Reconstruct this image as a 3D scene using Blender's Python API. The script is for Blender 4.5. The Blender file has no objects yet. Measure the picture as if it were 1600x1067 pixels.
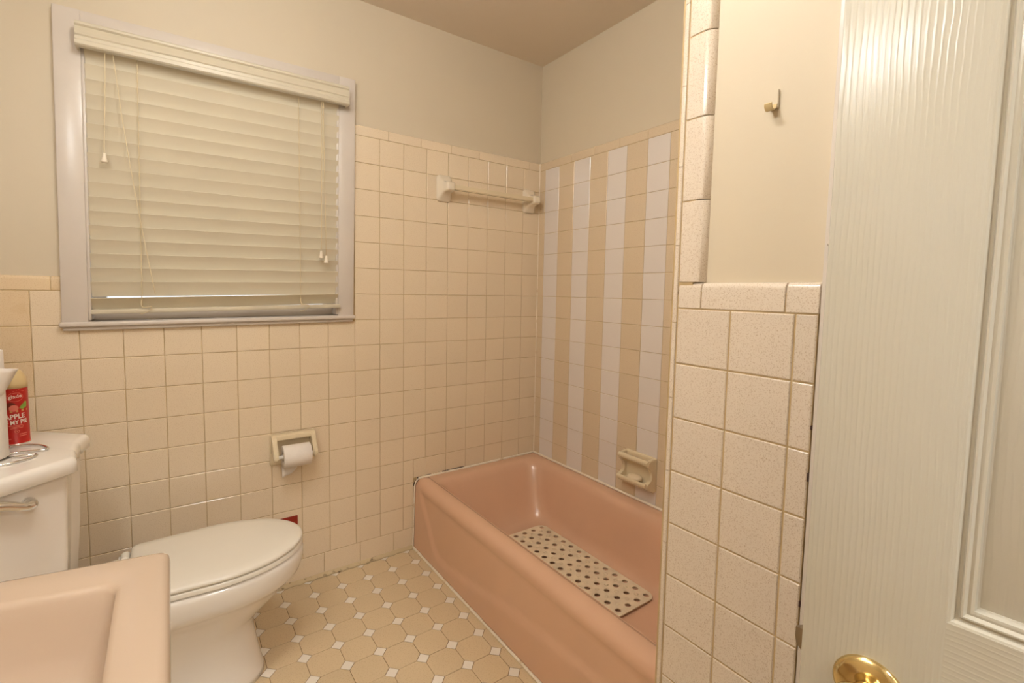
import bpy, bmesh, math, random
from mathutils import Vector, Matrix
random.seed(7)
SC = bpy.context.scene
COL = SC.collection
PI = math.pi

# ------------------------------------------------------------------ camera
cam_data = bpy.data.cameras.new('camera')
cam = bpy.data.objects.new('camera', cam_data)
COL.objects.link(cam)
_r = Vector((0.81758809, -0.57551645, 0.01818047))
_u = Vector((0.02841633, 0.07186408, 0.99700956))
_f = Vector((0.57510192, 0.81462652, -0.07510928))
_m = Matrix.Identity(4)
for _i in range(3):
    _m[_i][0] = _r[_i]; _m[_i][1] = _u[_i]; _m[_i][2] = -_f[_i]
_m[0][3], _m[1][3], _m[2][3] = -1.61913449, -2.02581232, 1.20958711
cam.matrix_world = _m
cam_data.sensor_width = 36.0
cam_data.lens = 749.5739 / 1600 * 36.0
cam_data.shift_x = 6.2948 / 1600
cam_data.shift_y = -21.8716 / 1600
cam_data.clip_start = 0.02
SC.camera = cam

# ------------------------------------------------------------------ world, exposure
world = bpy.data.worlds.new('daylight')
SC.world = world
world.use_nodes = True
world.node_tree.nodes['Background'].inputs[0].default_value = (0.80, 0.90, 1.0, 1)
world.node_tree.nodes['Background'].inputs[1].default_value = 1.0
SC.view_settings.view_transform = 'Standard'
SC.view_settings.look = 'None'
SC.view_settings.gamma = 1.0
SC.view_settings.use_curve_mapping = False
SC.view_settings.exposure = 0.64
VANITY_POWER = 44.0        # emission strength of each vanity globe
VANITY_COL = (0.96, 1.0, 1.02)
FILL_POWER = 33.0          # emission strength of the added ceiling fill globe
HALL_FILL_W = 20.0
FILL_COL = (0.96, 1.0, 1.02)


# ------------------------------------------------------------------ materials
def srgb(r, g, b):
    f = lambda c: (c / 255) / 12.92 if c / 255 <= 0.04045 else ((c / 255 + 0.055) / 1.055) ** 2.4
    return (f(r), f(g), f(b), 1)


class MB:
    def __init__(self, name):
        self.m = bpy.data.materials.new(name)
        self.m.use_nodes = True
        self.t = self.m.node_tree
        self.b = self.t.nodes['Principled BSDF']

    def n(self, typ, **kw):
        nd = self.t.nodes.new(typ)
        for k, v in kw.items():
            if hasattr(nd, k):
                setattr(nd, k, v)
            else:
                nd.inputs[k].default_value = v
        return nd

    def l(self, a, b):
        self.t.links.new(a, b)


def ramp(mb, src, stops):
    r = mb.n('ShaderNodeValToRGB')
    el = r.color_ramp.elements
    while len(el) < len(stops):
        el.new(0.5)
    for e, (p, c) in zip(el, stops):
        e.position = p
        e.color = c if len(c) == 4 else (*c, 1)
    mb.l(src, r.inputs[0])
    return r


def simple(name, col, rough=0.4, metal=0.0, spec=0.5, mottle=0.0, mscale=6.0, bump=0.0, bscale=60.0, coat=0.0,
           bdetail=2.0, stretch=None):
    mb = MB(name)
    mb.b.inputs['Roughness'].default_value = rough
    mb.b.inputs['Metallic'].default_value = metal
    mb.b.inputs['Specular IOR Level'].default_value = spec
    mb.b.inputs['Coat Weight'].default_value = coat
    mb.b.inputs['Coat Roughness'].default_value = 0.05
    geo = mb.n('ShaderNodeNewGeometry')
    vec = geo.outputs['Position']
    if stretch:
        mp = mb.n('ShaderNodeMapping')
        mp.inputs['Scale'].default_value = stretch
        mb.l(vec, mp.inputs[0]); vec = mp.outputs[0]
    nz = mb.n('ShaderNodeTexNoise')
    nz.inputs['Scale'].default_value = mscale
    nz.inputs['Detail'].default_value = 4
    mb.l(vec, nz.inputs[0])
    d = tuple(c * (1 - mottle) for c in col[:3]) + (1,)
    lt = tuple(min(1, c * (1 + mottle * 0.5)) for c in col[:3]) + (1,)
    r = ramp(mb, nz.outputs[0], [(0.3, d), (0.7, lt)])
    mb.l(r.outputs[0], mb.b.inputs['Base Color'])
    if bump:
        n2 = mb.n('ShaderNodeTexNoise')
        n2.inputs['Scale'].default_value = bscale
        n2.inputs['Detail'].default_value = bdetail
        mb.l(vec, n2.inputs[0])
        bp = mb.n('ShaderNodeBump')
        bp.inputs['Strength'].default_value = bump
        bp.inputs['Distance'].default_value = 0.002
        mb.l(n2.outputs[0], bp.inputs['Height'])
        mb.l(bp.outputs[0], mb.b.inputs['Normal'])
    return mb.m


def tile_mat(name, base, speck, amount=0.5, rough=0.16, var=0.05, stain=None, sscale=420.0):
    """glazed ceramic: speckles through the glaze, a small tone change from tile to tile"""
    mb = MB(name)
    mb.b.inputs['Roughness'].default_value = rough
    geo = mb.n('ShaderNodeNewGeometry')
    oi = mb.n('ShaderNodeObjectInfo')
    n1 = mb.n('ShaderNodeTexNoise'); n1.inputs['Scale'].default_value = sscale; n1.inputs['Detail'].default_value = 3
    mb.l(geo.outputs['Position'], n1.inputs[0])
    r1 = ramp(mb, n1.outputs[0], [(0.52, (0, 0, 0)), (0.72, (1, 1, 1))])
    n2 = mb.n('ShaderNodeTexNoise'); n2.inputs['Scale'].default_value = 5.0; n2.inputs['Detail'].default_value = 3
    mb.l(geo.outputs['Position'], n2.inputs[0])
    ml = mb.n('ShaderNodeMath', operation='MULTIPLY'); ml.inputs[1].default_value = amount
    mb.l(r1.outputs[0], ml.inputs[0])
    mx = mb.n('ShaderNodeMix', data_type='RGBA')
    mx.inputs[6].default_value = base; mx.inputs[7].default_value = speck
    mb.l(ml.outputs[0], mx.inputs[0])
    # tone per tile + soft cloudiness
    ad = mb.n('ShaderNodeMath', operation='ADD')
    mb.l(oi.outputs['Random'], ad.inputs[0]); mb.l(n2.outputs[0], ad.inputs[1])
    mr = mb.n('ShaderNodeMapRange')
    mr.inputs[1].default_value = 0.2; mr.inputs[2].default_value = 1.8
    mr.inputs[3].default_value = 1 - var; mr.inputs[4].default_value = 1 + var * 0.6
    mb.l(ad.outputs[0], mr.inputs[0])
    sc = mb.n('ShaderNodeVectorMath', operation='SCALE')
    mb.l(mx.outputs[2], sc.inputs[0]); mb.l(mr.outputs[0], sc.inputs['Scale'])
    out = sc.outputs[0]
    if stain:
        n3 = mb.n('ShaderNodeTexNoise'); n3.inputs['Scale'].default_value = 9.0; n3.inputs['Detail'].default_value = 6
        mb.l(geo.outputs['Position'], n3.inputs[0])
        r3 = ramp(mb, n3.outputs[0], [(0.52, (0, 0, 0)), (0.75, (0.55, 0.55, 0.55))])
        m3 = mb.n('ShaderNodeMix', data_type='RGBA')
        m3.inputs[7].default_value = stain
        mb.l(r3.outputs[0], m3.inputs[0]); mb.l(out, m3.inputs[6]); out = m3.outputs[2]
    mb.l(out, mb.b.inputs['Base Color'])
    bp = mb.n('ShaderNodeBump'); bp.inputs['Strength'].default_value = 0.12; bp.inputs['Distance'].default_value = 0.002
    n4 = mb.n('ShaderNodeTexNoise'); n4.inputs['Scale'].default_value = 28.0
    mb.l(geo.outputs['Position'], n4.inputs[0])
    mb.l(n4.outputs[0], bp.inputs['Height']); mb.l(bp.outputs[0], mb.b.inputs['Normal'])
    return mb.m


def grime_mat(name, base, dark, scale=40.0, lo=0.55, hi=0.68, rough=0.7, stretch=(1, 1, 1)):
    mb = MB(name)
    mb.b.inputs['Roughness'].default_value = rough
    geo = mb.n('ShaderNodeNewGeometry')
    mp = mb.n('ShaderNodeMapping'); mp.inputs['Scale'].default_value = stretch
    mb.l(geo.outputs['Position'], mp.inputs[0])
    n1 = mb.n('ShaderNodeTexNoise'); n1.inputs['Scale'].default_value = scale; n1.inputs['Detail'].default_value = 5
    mb.l(mp.outputs[0], n1.inputs[0])
    r = ramp(mb, n1.outputs[0], [(lo, base), (hi, dark)])
    mb.l(r.outputs[0], mb.b.inputs['Base Color'])
    bp = mb.n('ShaderNodeBump'); bp.inputs['Strength'].default_value = 0.4; bp.inputs['Distance'].default_value = 0.002
    mb.l(n1.outputs[0], bp.inputs['Height']); mb.l(bp.outputs[0], mb.b.inputs['Normal'])
    return mb.m


def grain_mat(name, col, horizontal=False, rough=0.2, strength=0.24):
    """painted moulded door skin with embossed wood grain (object coordinates: x across, z up)"""
    mb = MB(name)
    mb.b.inputs['Roughness'].default_value = rough
    tc = mb.n('ShaderNodeTexCoord')
    mp = mb.n('ShaderNodeMapping')
    mp.inputs['Scale'].default_value = (1.6, 1, 55) if horizontal else (55, 1, 1.6)
    mb.l(tc.outputs['Object'], mp.inputs[0])
    nz = mb.n('ShaderNodeTexNoise'); nz.inputs['Scale'].default_value = 3.2; nz.inputs['Detail'].default_value = 2.0
    nz.inputs['Distortion'].default_value = 0.6
    mb.l(mp.outputs[0], nz.inputs[0])
    mp2 = mb.n('ShaderNodeMapping')
    mp2.inputs['Scale'].default_value = (40, 1, 330) if horizontal else (330, 1, 40)
    mb.l(tc.outputs['Object'], mp2.inputs[0])
    n2 = mb.n('ShaderNodeTexNoise'); n2.inputs['Scale'].default_value = 1.0; n2.inputs['Detail'].default_value = 3
    mb.l(mp2.outputs[0], n2.inputs[0])
    wv = mb.n('ShaderNodeMath', operation='SINE')
    ml = mb.n('ShaderNodeMath', operation='MULTIPLY'); ml.inputs[1].default_value = 75.0
    mb.l(nz.outputs[0], ml.inputs[0]); mb.l(ml.outputs[0], wv.inputs[0])
    # regular vertical ridges, bent a little by the noise
    sp = mb.n('ShaderNodeSeparateXYZ'); mb.l(tc.outputs['Object'], sp.inputs[0])
    fr = mb.n('ShaderNodeMath', operation='MULTIPLY'); fr.inputs[1].default_value = 1150.0
    mb.l(sp.outputs['Z' if horizontal else 'X'], fr.inputs[0])
    ad = mb.n('ShaderNodeMath', operation='ADD')
    n3 = mb.n('ShaderNodeTexNoise'); n3.inputs['Scale'].default_value = 14.0; n3.inputs['Detail'].default_value = 3
    mp3 = mb.n('ShaderNodeMapping'); mp3.inputs['Scale'].default_value = (0.35, 1, 1.2) if horizontal else (1.2, 1, 0.35)
    mb.l(tc.outputs['Object'], mp3.inputs[0]); mb.l(mp3.outputs[0], n3.inputs[0])
    m3 = mb.n('ShaderNodeMath', operation='MULTIPLY'); m3.inputs[1].default_value = 16.0
    mb.l(n3.outputs[0], m3.inputs[0])
    mb.l(fr.outputs[0], ad.inputs[0]); mb.l(m3.outputs[0], ad.inputs[1])
    sn = mb.n('ShaderNodeMath', operation='SINE'); mb.l(ad.outputs[0], sn.inputs[0])
    hf = mb.n('ShaderNodeMath', operation='MULTIPLY_ADD'); hf.inputs[1].default_value = 0.5; hf.inputs[2].default_value = 0.5
    mb.l(sn.outputs[0], hf.inputs[0])
    pw = mb.n('ShaderNodeMath', operation='POWER'); pw.inputs[1].default_value = 3.5
    mb.l(hf.outputs[0], pw.inputs[0])
    p2 = mb.n('ShaderNodeMath', operation='MULTIPLY'); p2.inputs[1].default_value = 1.6
    mb.l(pw.outputs[0], p2.inputs[0])
    a2 = mb.n('ShaderNodeMath', operation='MULTIPLY_ADD'); a2.inputs[1].default_value = 1.5
    mb.l(n2.outputs[0], a2.inputs[0]); mb.l(p2.outputs[0], a2.inputs[2])
    bp = mb.n('ShaderNodeBump'); bp.inputs['Strength'].default_value = strength; bp.inputs['Distance'].default_value = 0.0005
    mb.l(a2.outputs[0], bp.inputs['Height']); mb.l(bp.outputs[0], mb.b.inputs['Normal'])
    n5 = mb.n('ShaderNodeTexNoise'); n5.inputs['Scale'].default_value = 4.0; n5.inputs['Detail'].default_value = 3
    mb.l(tc.outputs['Object'], n5.inputs[0])
    d = tuple(c * k for c, k in zip(col[:3], (0.97, 0.955, 0.90))) + (1,)
    r = ramp(mb, n5.outputs[0], [(0.40, col), (0.75, d)])
    mb.l(r.outputs[0], mb.b.inputs['Base Color'])
    return mb.m


M = {}
M['tile'] = tile_mat('beige_speckled_tile', srgb(238, 219, 191), srgb(200, 170, 130), 0.55, var=0.04)
M['tile_stained'] = tile_mat('stained_beige_tile', srgb(232, 208, 172), srgb(196, 160, 116), 0.55, stain=srgb(205, 165, 105), var=0.05)
M['tile_tan'] = tile_mat('tan_speckled_tile', srgb(224, 203, 173), srgb(190, 160, 122), 0.5, var=0.03)
M['tile_white'] = tile_mat('white_tile', srgb(232, 222, 214), srgb(222, 210, 200), 0.3, var=0.02)
M['tile_part'] = tile_mat('light_toned_beige_tile', srgb(228, 213, 195), srgb(186, 158, 126), 0.75, var=0.03, sscale=480.0)  # same beige tile, with this wall's different light put into its colour
M['grout'] = simple('tan_grout', srgb(196, 168, 124), 0.85, mottle=0.12, mscale=30)
M['grout_dark'] = simple('dark_grout', srgb(140, 104, 66), 0.9, mottle=0.15, mscale=30)
M['floor_tile'] = tile_mat('tan_floor_tile', srgb(220, 197, 160), srgb(180, 148, 106), 0.5, rough=0.28, var=0.06, sscale=260)
M['floor_dot'] = tile_mat('white_floor_tile', srgb(246, 236, 222), srgb(232, 218, 200), 0.3, rough=0.25, var=0.05)
M['paint'] = simple('beige_wall_paint', srgb(215, 200, 175), 0.55, mottle=0.02, mscale=2.5, bump=0.06, bscale=220)
M['ceil'] = simple('ceiling_paint', srgb(228, 213, 194), 0.8, mottle=0.02, mscale=3, bump=0.15, bscale=90)
M['white'] = simple('white_trim_paint', srgb(216, 205, 194), 0.28, mottle=0.025, mscale=9, bump=0.08, bscale=45)
M['blind'] = simple('cream_blind_slat', srgb(221, 209, 185), 0.34, mottle=0.03, mscale=5)
M['blind_val'] = simple('cream_blind_valance', srgb(212, 201, 178), 0.35, mottle=0.04, mscale=14, stretch=(1, 1, 12))
M['cord'] = simple('cream_cord', srgb(226, 208, 172), 0.8)
M['porc'] = simple('white_porcelain', srgb(240, 232, 222), 0.10, coat=0.4, mottle=0.01)
M['seat'] = simple('white_seat_plastic', srgb(236, 228, 214), 0.22, mottle=0.01)
M['peach'] = simple('peach_sink_enamel', srgb(192, 168, 146), 0.14, coat=0.4, mottle=0.015, mscale=4)
M['pink'] = simple('pink_tub_enamel', srgb(226, 182, 152), 0.20, coat=0.3, mottle=0.03, mscale=5)
M['ceramic'] = simple('cream_ceramic', srgb(232, 214, 180), 0.14, coat=0.3, mottle=0.015)
M['ceramic2'] = simple('pale_ceramic', srgb(236, 222, 200), 0.14, coat=0.3, mottle=0.015)
M['paper'] = simple('white_paper', srgb(240, 230, 220), 0.9, mottle=0.02, mscale=60, bump=0.25, bscale=160)
M['chrome'] = simple('chrome', (0.80, 0.79, 0.77, 1), 0.12, metal=1.0)
M['brass'] = simple('brass', (0.76, 0.60, 0.30, 1), 0.13, metal=1.0, mottle=0.15, mscale=25)
M['steel'] = simple('steel_latch', (0.42, 0.37, 0.30, 1), 0.16, metal=1.0)
M['red'] = simple('dark_red_plate', srgb(150, 36, 10), 0.45, mottle=0.08, mscale=30)
M['canred'] = simple('red_can_label', srgb(190, 34, 28), 0.3, mottle=0.12, mscale=22)
M['cancream'] = simple('cream_can_top', srgb(216, 190, 140), 0.3)
M['canwhite'] = simple('label_white', srgb(244, 228, 214), 0.5)
M['canpink'] = simple('label_pale_red', srgb(226, 120, 100), 0.5)
M['cangreen'] = simple('label_green', srgb(140, 170, 70), 0.5, mottle=0.2, mscale=80)
M['canbrown'] = simple('label_brown', srgb(120, 44, 28), 0.5)
M['cangold'] = simple('label_gold', srgb(210, 150, 90), 0.5, mottle=0.2, mscale=80)
M['mat'] = simple('translucent_bath_mat', srgb(242, 224, 194), 0.45, mottle=0.08, mscale=30)
M['caulk'] = grime_mat('caulk', srgb(246, 232, 212), srgb(214, 186, 146), 30, 0.58, 0.74)
M['caulk_dirty'] = grime_mat('dirty_caulk', srgb(206, 184, 146), srgb(96, 72, 46), 42, 0.57, 0.72)
M['caulk_crack'] = grime_mat('cracked_caulk', srgb(60, 42, 32), srgb(214, 186, 150), 26, 0.50, 0.56)
M['dark'] = simple('dark_gap', srgb(70, 44, 34), 0.9)
M['door_v'] = grain_mat('door_skin_upright', srgb(200, 194, 180))
M['door_h'] = grain_mat('door_skin_level', srgb(200, 194, 180), horizontal=True, strength=0.12)
M['hallpaint'] = simple('hall_paint', srgb(222, 208, 186), 0.7)
M['halldark'] = simple('hall_floor', srgb(140, 100, 66), 0.5, mottle=0.2, mscale=8)
M['soap'] = simple('cream_soap', srgb(236, 216, 184), 0.4)


def emis(name, col, s):
    mb = MB(name)
    mb.b.inputs['Emission Color'].default_value = (*col, 1)
    mb.b.inputs['Emission Strength'].default_value = s
    mb.b.inputs['Base Color'].default_value = (*col, 1)
    return mb.m


M['globe'] = emis('lit_globe', VANITY_COL, VANITY_POWER)
M['fill_globe'] = emis('lit_fill_globe', FILL_COL, FILL_POWER)
gm = MB('window_glass')
gm.b.inputs['Base Color'].default_value = (1, 1, 1, 1)
gm.b.inputs['Roughness'].default_value = 0.02
tr = gm.n('ShaderNodeBsdfTransparent')
mxs = gm.n('ShaderNodeMixShader'); mxs.inputs[0].default_value = 0.12
gl = gm.n('ShaderNodeBsdfGlossy'); gl.inputs['Roughness'].default_value = 0.02
gm.l(tr.outputs[0], mxs.inputs[1]); gm.l(gl.outputs[0], mxs.inputs[2])
gm.l(mxs.outputs[0], gm.t.nodes['Material Output'].inputs[0])
M['glass'] = gm.m


# ------------------------------------------------------------------ object helpers
def link(name, me, parent=None, mat=None, loc=None, smooth=False):
    o = bpy.data.objects.new(name, me)
    COL.objects.link(o)
    if parent is not None:
        o.parent = parent
    if mat is not None:
        if len(me.materials) == 0:
            me.materials.append(mat)
    if loc is not None:
        o.location = loc
    if smooth:
        for p in me.polygons:
            p.use_smooth = True
    return o


def from_bm(name, bm, parent=None, mat=None, loc=None, smooth=False, angle=None):
    bmesh.ops.recalc_face_normals(bm, faces=bm.faces)
    me = bpy.data.meshes.new(name)
    bm.to_mesh(me); bm.free()
    o = link(name, me, parent, mat, loc, smooth)
    if angle is not None:
        for p in me.polygons:
            p.use_smooth = True
        me.set_sharp_from_angle(angle=math.radians(angle))
    return o


def thing(name, label, cat, loc=(0, 0, 0), rotz=0.0, group=None):
    o = bpy.data.objects.new(name, None)
    COL.objects.link(o)
    o.location = loc; o.rotation_euler = (0, 0, rotz)
    o.empty_display_size = 0.05
    o['label'] = label; o['category'] = cat
    if group:
        o['group'] = group
    return o


def tag(o, label, cat, group=None):
    o['label'] = label; o['category'] = cat
    if group:
        o['group'] = group
    return o


def struct(o):
    o['kind'] = 'structure'
    return o


def bx(bm, x0, x1, y0, y1, z0, z1):
    vs = [bm.verts.new(p) for p in ((x0, y0, z0), (x1, y0, z0), (x1, y1, z0), (x0, y1, z0),
                                    (x0, y0, z1), (x1, y0, z1), (x1, y1, z1), (x0, y1, z1))]
    for f in ((0, 3, 2, 1), (4, 5, 6, 7), (0, 1, 5, 4), (1, 2, 6, 5), (2, 3, 7, 6), (3, 0, 4, 7)):
        bm.faces.new([vs[i] for i in f])
    return vs


def box(name, x0, x1, y0, y1, z0, z1, mat, parent=None, bevel=0.0, seg=2, loc=None):
    bm = bmesh.new()
    bx(bm, min(x0, x1), max(x0, x1), min(y0, y1), max(y0, y1), min(z0, z1), max(z0, z1))
    if bevel:
        bmesh.ops.bevel(bm, geom=list(bm.edges), offset=bevel, segments=seg, affect='EDGES', profile=0.5)
    return from_bm(name, bm, parent, mat, loc, angle=35 if bevel else None)


def loft(bm, rings, cap0=True, cap1=True, closed=True):
    """rings: lists of points of equal length"""
    vr = [[bm.verts.new(p) for p in r] for r in rings]
    n = len(vr[0])
    for a, b in zip(vr[:-1], vr[1:]):
        for i in range(n if closed else n - 1):
            j = (i + 1) % n
            bm.faces.new((a[i], a[j], b[j], b[i]))
    if cap0:
        bm.faces.new(list(reversed(vr[0])))
    if cap1:
        bm.faces.new(vr[-1])
    return vr


def tube_pts(bm, pts, r, n=8, caps=True):
    pts = [Vector(p) for p in pts]
    rings = []
    up = Vector((0, 0, 1))
    prev = None
    for i, p in enumerate(pts):
        a = pts[max(0, i - 1)]; b = pts[min(len(pts) - 1, i + 1)]
        d = (b - a).normalized()
        if prev is None:
            s = d.cross(up)
            if s.length < 1e-3:
                s = d.cross(Vector((1, 0, 0)))
            s.normalize()
        else:
            s = prev - d * prev.dot(d)
            s.normalize()
        prev = s
        t = d.cross(s)
        rr = r[i] if isinstance(r, (list, tuple)) else r
        rings.append([p + s * (rr * math.cos(2 * PI * k / n)) + t * (rr * math.sin(2 * PI * k / n)) for k in range(n)])
    loft(bm, rings, caps, caps)


def lathe(bm, prof, axis='z', n=32, origin=(0, 0, 0), cap=True):
    """prof: (radius, height) pairs"""
    ox, oy, oz = origin
    rings = []
    for r, h in prof:
        ring = []
        for k in range(n):
            a = 2 * PI * k / n
            c, s = r * math.cos(a), r * math.sin(a)
            ring.append({'z': (ox + c, oy + s, oz + h), 'y': (ox + c, oy + h, oz + s), 'x': (ox + h, oy + c, oz + s)}[axis])
        rings.append(ring)
    loft(bm, rings, cap, cap)


def smooth_path(pts, n=6):
    P = [Vector(p) for p in pts]
    out = []
    for i in range(len(P) - 1):
        p0 = P[max(0, i - 1)]; p1 = P[i]; p2 = P[i + 1]; p3 = P[min(len(P) - 1, i + 2)]
        for k in range(n):
            t = k / n
            out.append(0.5 * ((2 * p1) + (p2 - p0) * t + (2 * p0 - 5 * p1 + 4 * p2 - p3) * t * t + (3 * p1 - p0 - 3 * p2 + p3) * t ** 3))
    out.append(P[-1])
    return out


def rrect(x0, x1, y0, y1, r, n=6):
    """rounded rectangle, counter-clockwise"""
    pts = []
    for cx, cy, a0 in ((x1 - r, y1 - r, 0), (x0 + r, y1 - r, 90), (x0 + r, y0 + r, 180), (x1 - r, y0 + r, 270)):
        for k in range(n + 1):
            a = math.radians(a0 + 90 * k / n)
            pts.append((cx + r * math.cos(a), cy + r * math.sin(a)))
    return pts


def rpoly(pts, rads, n=6):
    """polygon with rounded corners (radius per corner), counter-clockwise"""
    out = []
    N = len(pts)
    for i in range(N):
        p = Vector(pts[i]); a = Vector(pts[i - 1]); b = Vector(pts[(i + 1) % N])
        r = rads[i] if isinstance(rads, (list, tuple)) else rads
        d1 = (a - p).normalized(); d2 = (b - p).normalized()
        ang = d1.angle(d2)
        cut = min(r / math.tan(ang / 2), 0.45 * (a - p).length, 0.45 * (b - p).length)
        s = p + d1 * cut; e = p + d2 * cut
        for k in range(n + 1):
            t = k / n
            out.append(tuple(s * (1 - t) ** 2 + p * 2 * t * (1 - t) + e * t * t))
    return out


# tiles: wall plane with axes (u, v=z); the face looks along -normal side
TP = 0.1095; TZ = 0.1095 * 0.99786
ZR0 = 1.84209
_tile_cache = {}


def tile_mesh(w, h, th=0.010, ch=0.0016, key='wall'):
    """thin bevelled tile; local x across, z up, face towards -y at y = 0"""
    k = (round(w, 4), round(h, 4), key)
    if k in _tile_cache:
        return _tile_cache[k]
    bm = bmesh.new()
    a, b = w / 2, h / 2
    r0 = [(-a, th, -b), (a, th, -b), (a, th, b), (-a, th, b)]
    r1 = [(-a, ch * 0.8, -b), (a, ch * 0.8, -b), (a, ch * 0.8, b), (-a, ch * 0.8, b)]
    r2 = [(-a + ch, 0, -b + ch), (a - ch, 0, -b + ch), (a - ch, 0, b - ch), (-a + ch, 0, b - ch)]
    loft(bm, [r0, r1, r2], False, True)
    bmesh.ops.recalc_face_normals(bm, faces=bm.faces)
    me = bpy.data.meshes.new('tile_%s' % key)
    bm.to_mesh(me); bm.free()
    _tile_cache[k] = me
    return me


def place_tile(parent, name, u0, u1, z0, z1, face, mat, key, gap=0.0020, jit=0.0022):
    """face: 'back' (y=0, u=x), 'right' (x=0, u=y), 'part' (x=XP, u=y), 'left' """
    w = abs(u1 - u0) - gap; h = z1 - z0 - gap
    if w < 0.004 or h < 0.004:
        return None
    me = tile_mesh(w, h, key=key)
    if len(me.materials) == 0:
        me.materials.append(mat)
    o = bpy.data.objects.new(name, me)
    COL.objects.link(o)
    o.parent = parent
    um, zm = (u0 + u1) / 2, (z0 + z1) / 2
    jx, jz = random.uniform(-jit, jit), random.uniform(-jit, jit)
    d = random.uniform(-0.0002, 0.0002)
    if face == 'back':
        o.location = (um, d, zm); o.rotation_euler = (jx, 0, jz)
    elif face == 'right':      # looks towards -x
        o.location = (d, um, zm); o.rotation_euler = (jx, 0, -PI / 2 + jz)
    elif face == 'part':
        o.location = (XP + d, um, zm); o.rotation_euler = (jx, 0, -PI / 2 + jz)
    elif face == 'left':       # looks towards +x
        o.location = (XL + d, um, zm); o.rotation_euler = (jx, 0, PI / 2 + jz)
    elif face == 'end':        # partition end, looks towards +y
        o.location = (um, YE + d, zm); o.rotation_euler = (jx, 0, PI + jz)
    return o


def cap_mesh(w, h, r=0.011, back=0.018):
    """bullnose cap: flat face, rounded top running back to the wall; local x across, z up from 0"""
    bm = bmesh.new()
    prof = [(back, 0), (0.0012, 0), (0, 0.0012)]
    for k in range(7):
        a = PI / 2 * k / 6
        prof.append((r - r * math.cos(a), h - r + r * math.sin(a)))
    prof.append((back, h))
    c = 0.0010
    rings = []
    for x, s in ((-w / 2, 1), (-w / 2 + c, 0), (w / 2 - c, 0), (w / 2, 1)):
        rings.append([(x, y + (c if s and y < back else 0), z - (c if s and z > h * 0.5 else 0)) for y, z in prof])
    loft(bm, rings)
    bmesh.ops.recalc_face_normals(bm, faces=bm.faces)
    me = bpy.data.meshes.new('cap_tile')
    bm.to_mesh(me); bm.free()
    for p in me.polygons:
        p.use_smooth = True
    me.set_sharp_from_angle(angle=math.radians(40))
    return me


# ------------------------------------------------------------------ room constants
XL = -2.06          # left wall
XP = -0.7993        # tile face of the partition beside the door
YE = -1.4262        # tile face of the partition end (foot of the tub)
YF = -2.52          # wall with the doorway
ZC = 2.381          # ceiling
SET = 0.010         # paint lies this far behind the tile face
TUBX = -0.705; TUBZ = 0.327
WX0, WX1, WZ0, WZ1 = -1.829, -1.045, 1.098, 1.985      # window opening


def skew(p):
    """the old window hangs a little out of square"""
    x, y, z = p
    return (x + (z - 1.55) * 0.014, y, z + (x + 1.44) * 0.0125)


def skew_mesh(o):
    for v in o.data.vertices:
        v.co = skew(v.co)


# ------------------------------------------------------------------ walls
def wall(name, boxes, mat):
    bm = bmesh.new()
    for b in boxes:
        bx(bm, *b)
    return struct(from_bm(name, bm, None, mat))


PB = SET
wall_back = wall('wall_back', [
    (XL - 0.1, WX0 - 0.012, PB, 0.13, -0.05, 2.5), (WX1 + 0.012, 0.12, PB, 0.13, -0.05, 2.5),
    (WX0 - 0.012, WX1 + 0.012, PB, 0.13, -0.05, WZ0 - 0.03), (WX0 - 0.012, WX1 + 0.012, PB, 0.13, WZ1 + 0.012, 2.5)], M['paint'])
wall_right = wall('wall_right', [(SET, 0.12, -1.47, PB, -0.05, 2.5)], M['paint'])
wall_partition = wall('wall_partition', [(XP + 0.014, 0.12, YF - 0.12, YE - 0.010, -0.05, 2.5)], M['paint'])
wall_left = wall('wall_left', [(XL - 0.12, XL - 0.008, YF - 0.12, PB, -0.05, 2.5)], M['paint'])
DX0, DX1, DZ = -1.70, -0.93, 2.05
wall_front = wall('wall_front', [(XL - 0.1, DX0, YF - 0.12, YF, -0.05, 2.5), (DX1, XP + 0.02, YF - 0.12, YF, -0.05, 2.5),
                                 (DX0, DX1, YF - 0.12, YF, DZ, 2.5)], M['paint'])
ceiling = struct(box('ceiling', XL - 0.1, 0.12, YF - 0.12, 0.12, ZC, 2.52, M['ceil']))
floor = struct(box('floor', XL - 0.1, 0.12, YF - 0.12, 0.12, -0.12, -0.0016, M['grout_dark']))

# grout beds behind the tiles
G = 0.0017
gb = bmesh.new()
CL = -1.889; CR = -0.985     # outer casing edges
bx(gb, XL, CL + 0.004, G, PB + 0.002, 0, 1.218)
bx(gb, CL + 0.004, CR - 0.004, G, PB + 0.002, 0, 1.075)
bx(gb, CR - 0.004, 0.004, G, PB + 0.002, 0, 1.872)
from_bm('grout_bed', gb, wall_back, M['grout'])
gb = bmesh.new()
bx(gb, G, SET + 0.002, YE - 0.005, 0, 0.2, 1.872)
from_bm('grout_bed', gb, wall_right, M['grout'])
gb = bmesh.new()
bx(gb, XP + G, XP + 0.016, -1.6958, YE - 0.006, 0, 1.216)
bx(gb, XP + G, XP + 0.016, -1.474, YE - 0.006, 1.21, 1.885)
bx(gb, XP + G, 0, YE - 0.012, YE - G, 0, 1.885)
from_bm('grout_bed', gb, wall_partition, M['grout'])
gb = bmesh.new()
bx(gb, XL - 0.010, XL - G, YF, 0.0, 0, 1.19)
from_bm('grout_bed', gb, wall_left, M['grout'])

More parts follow.
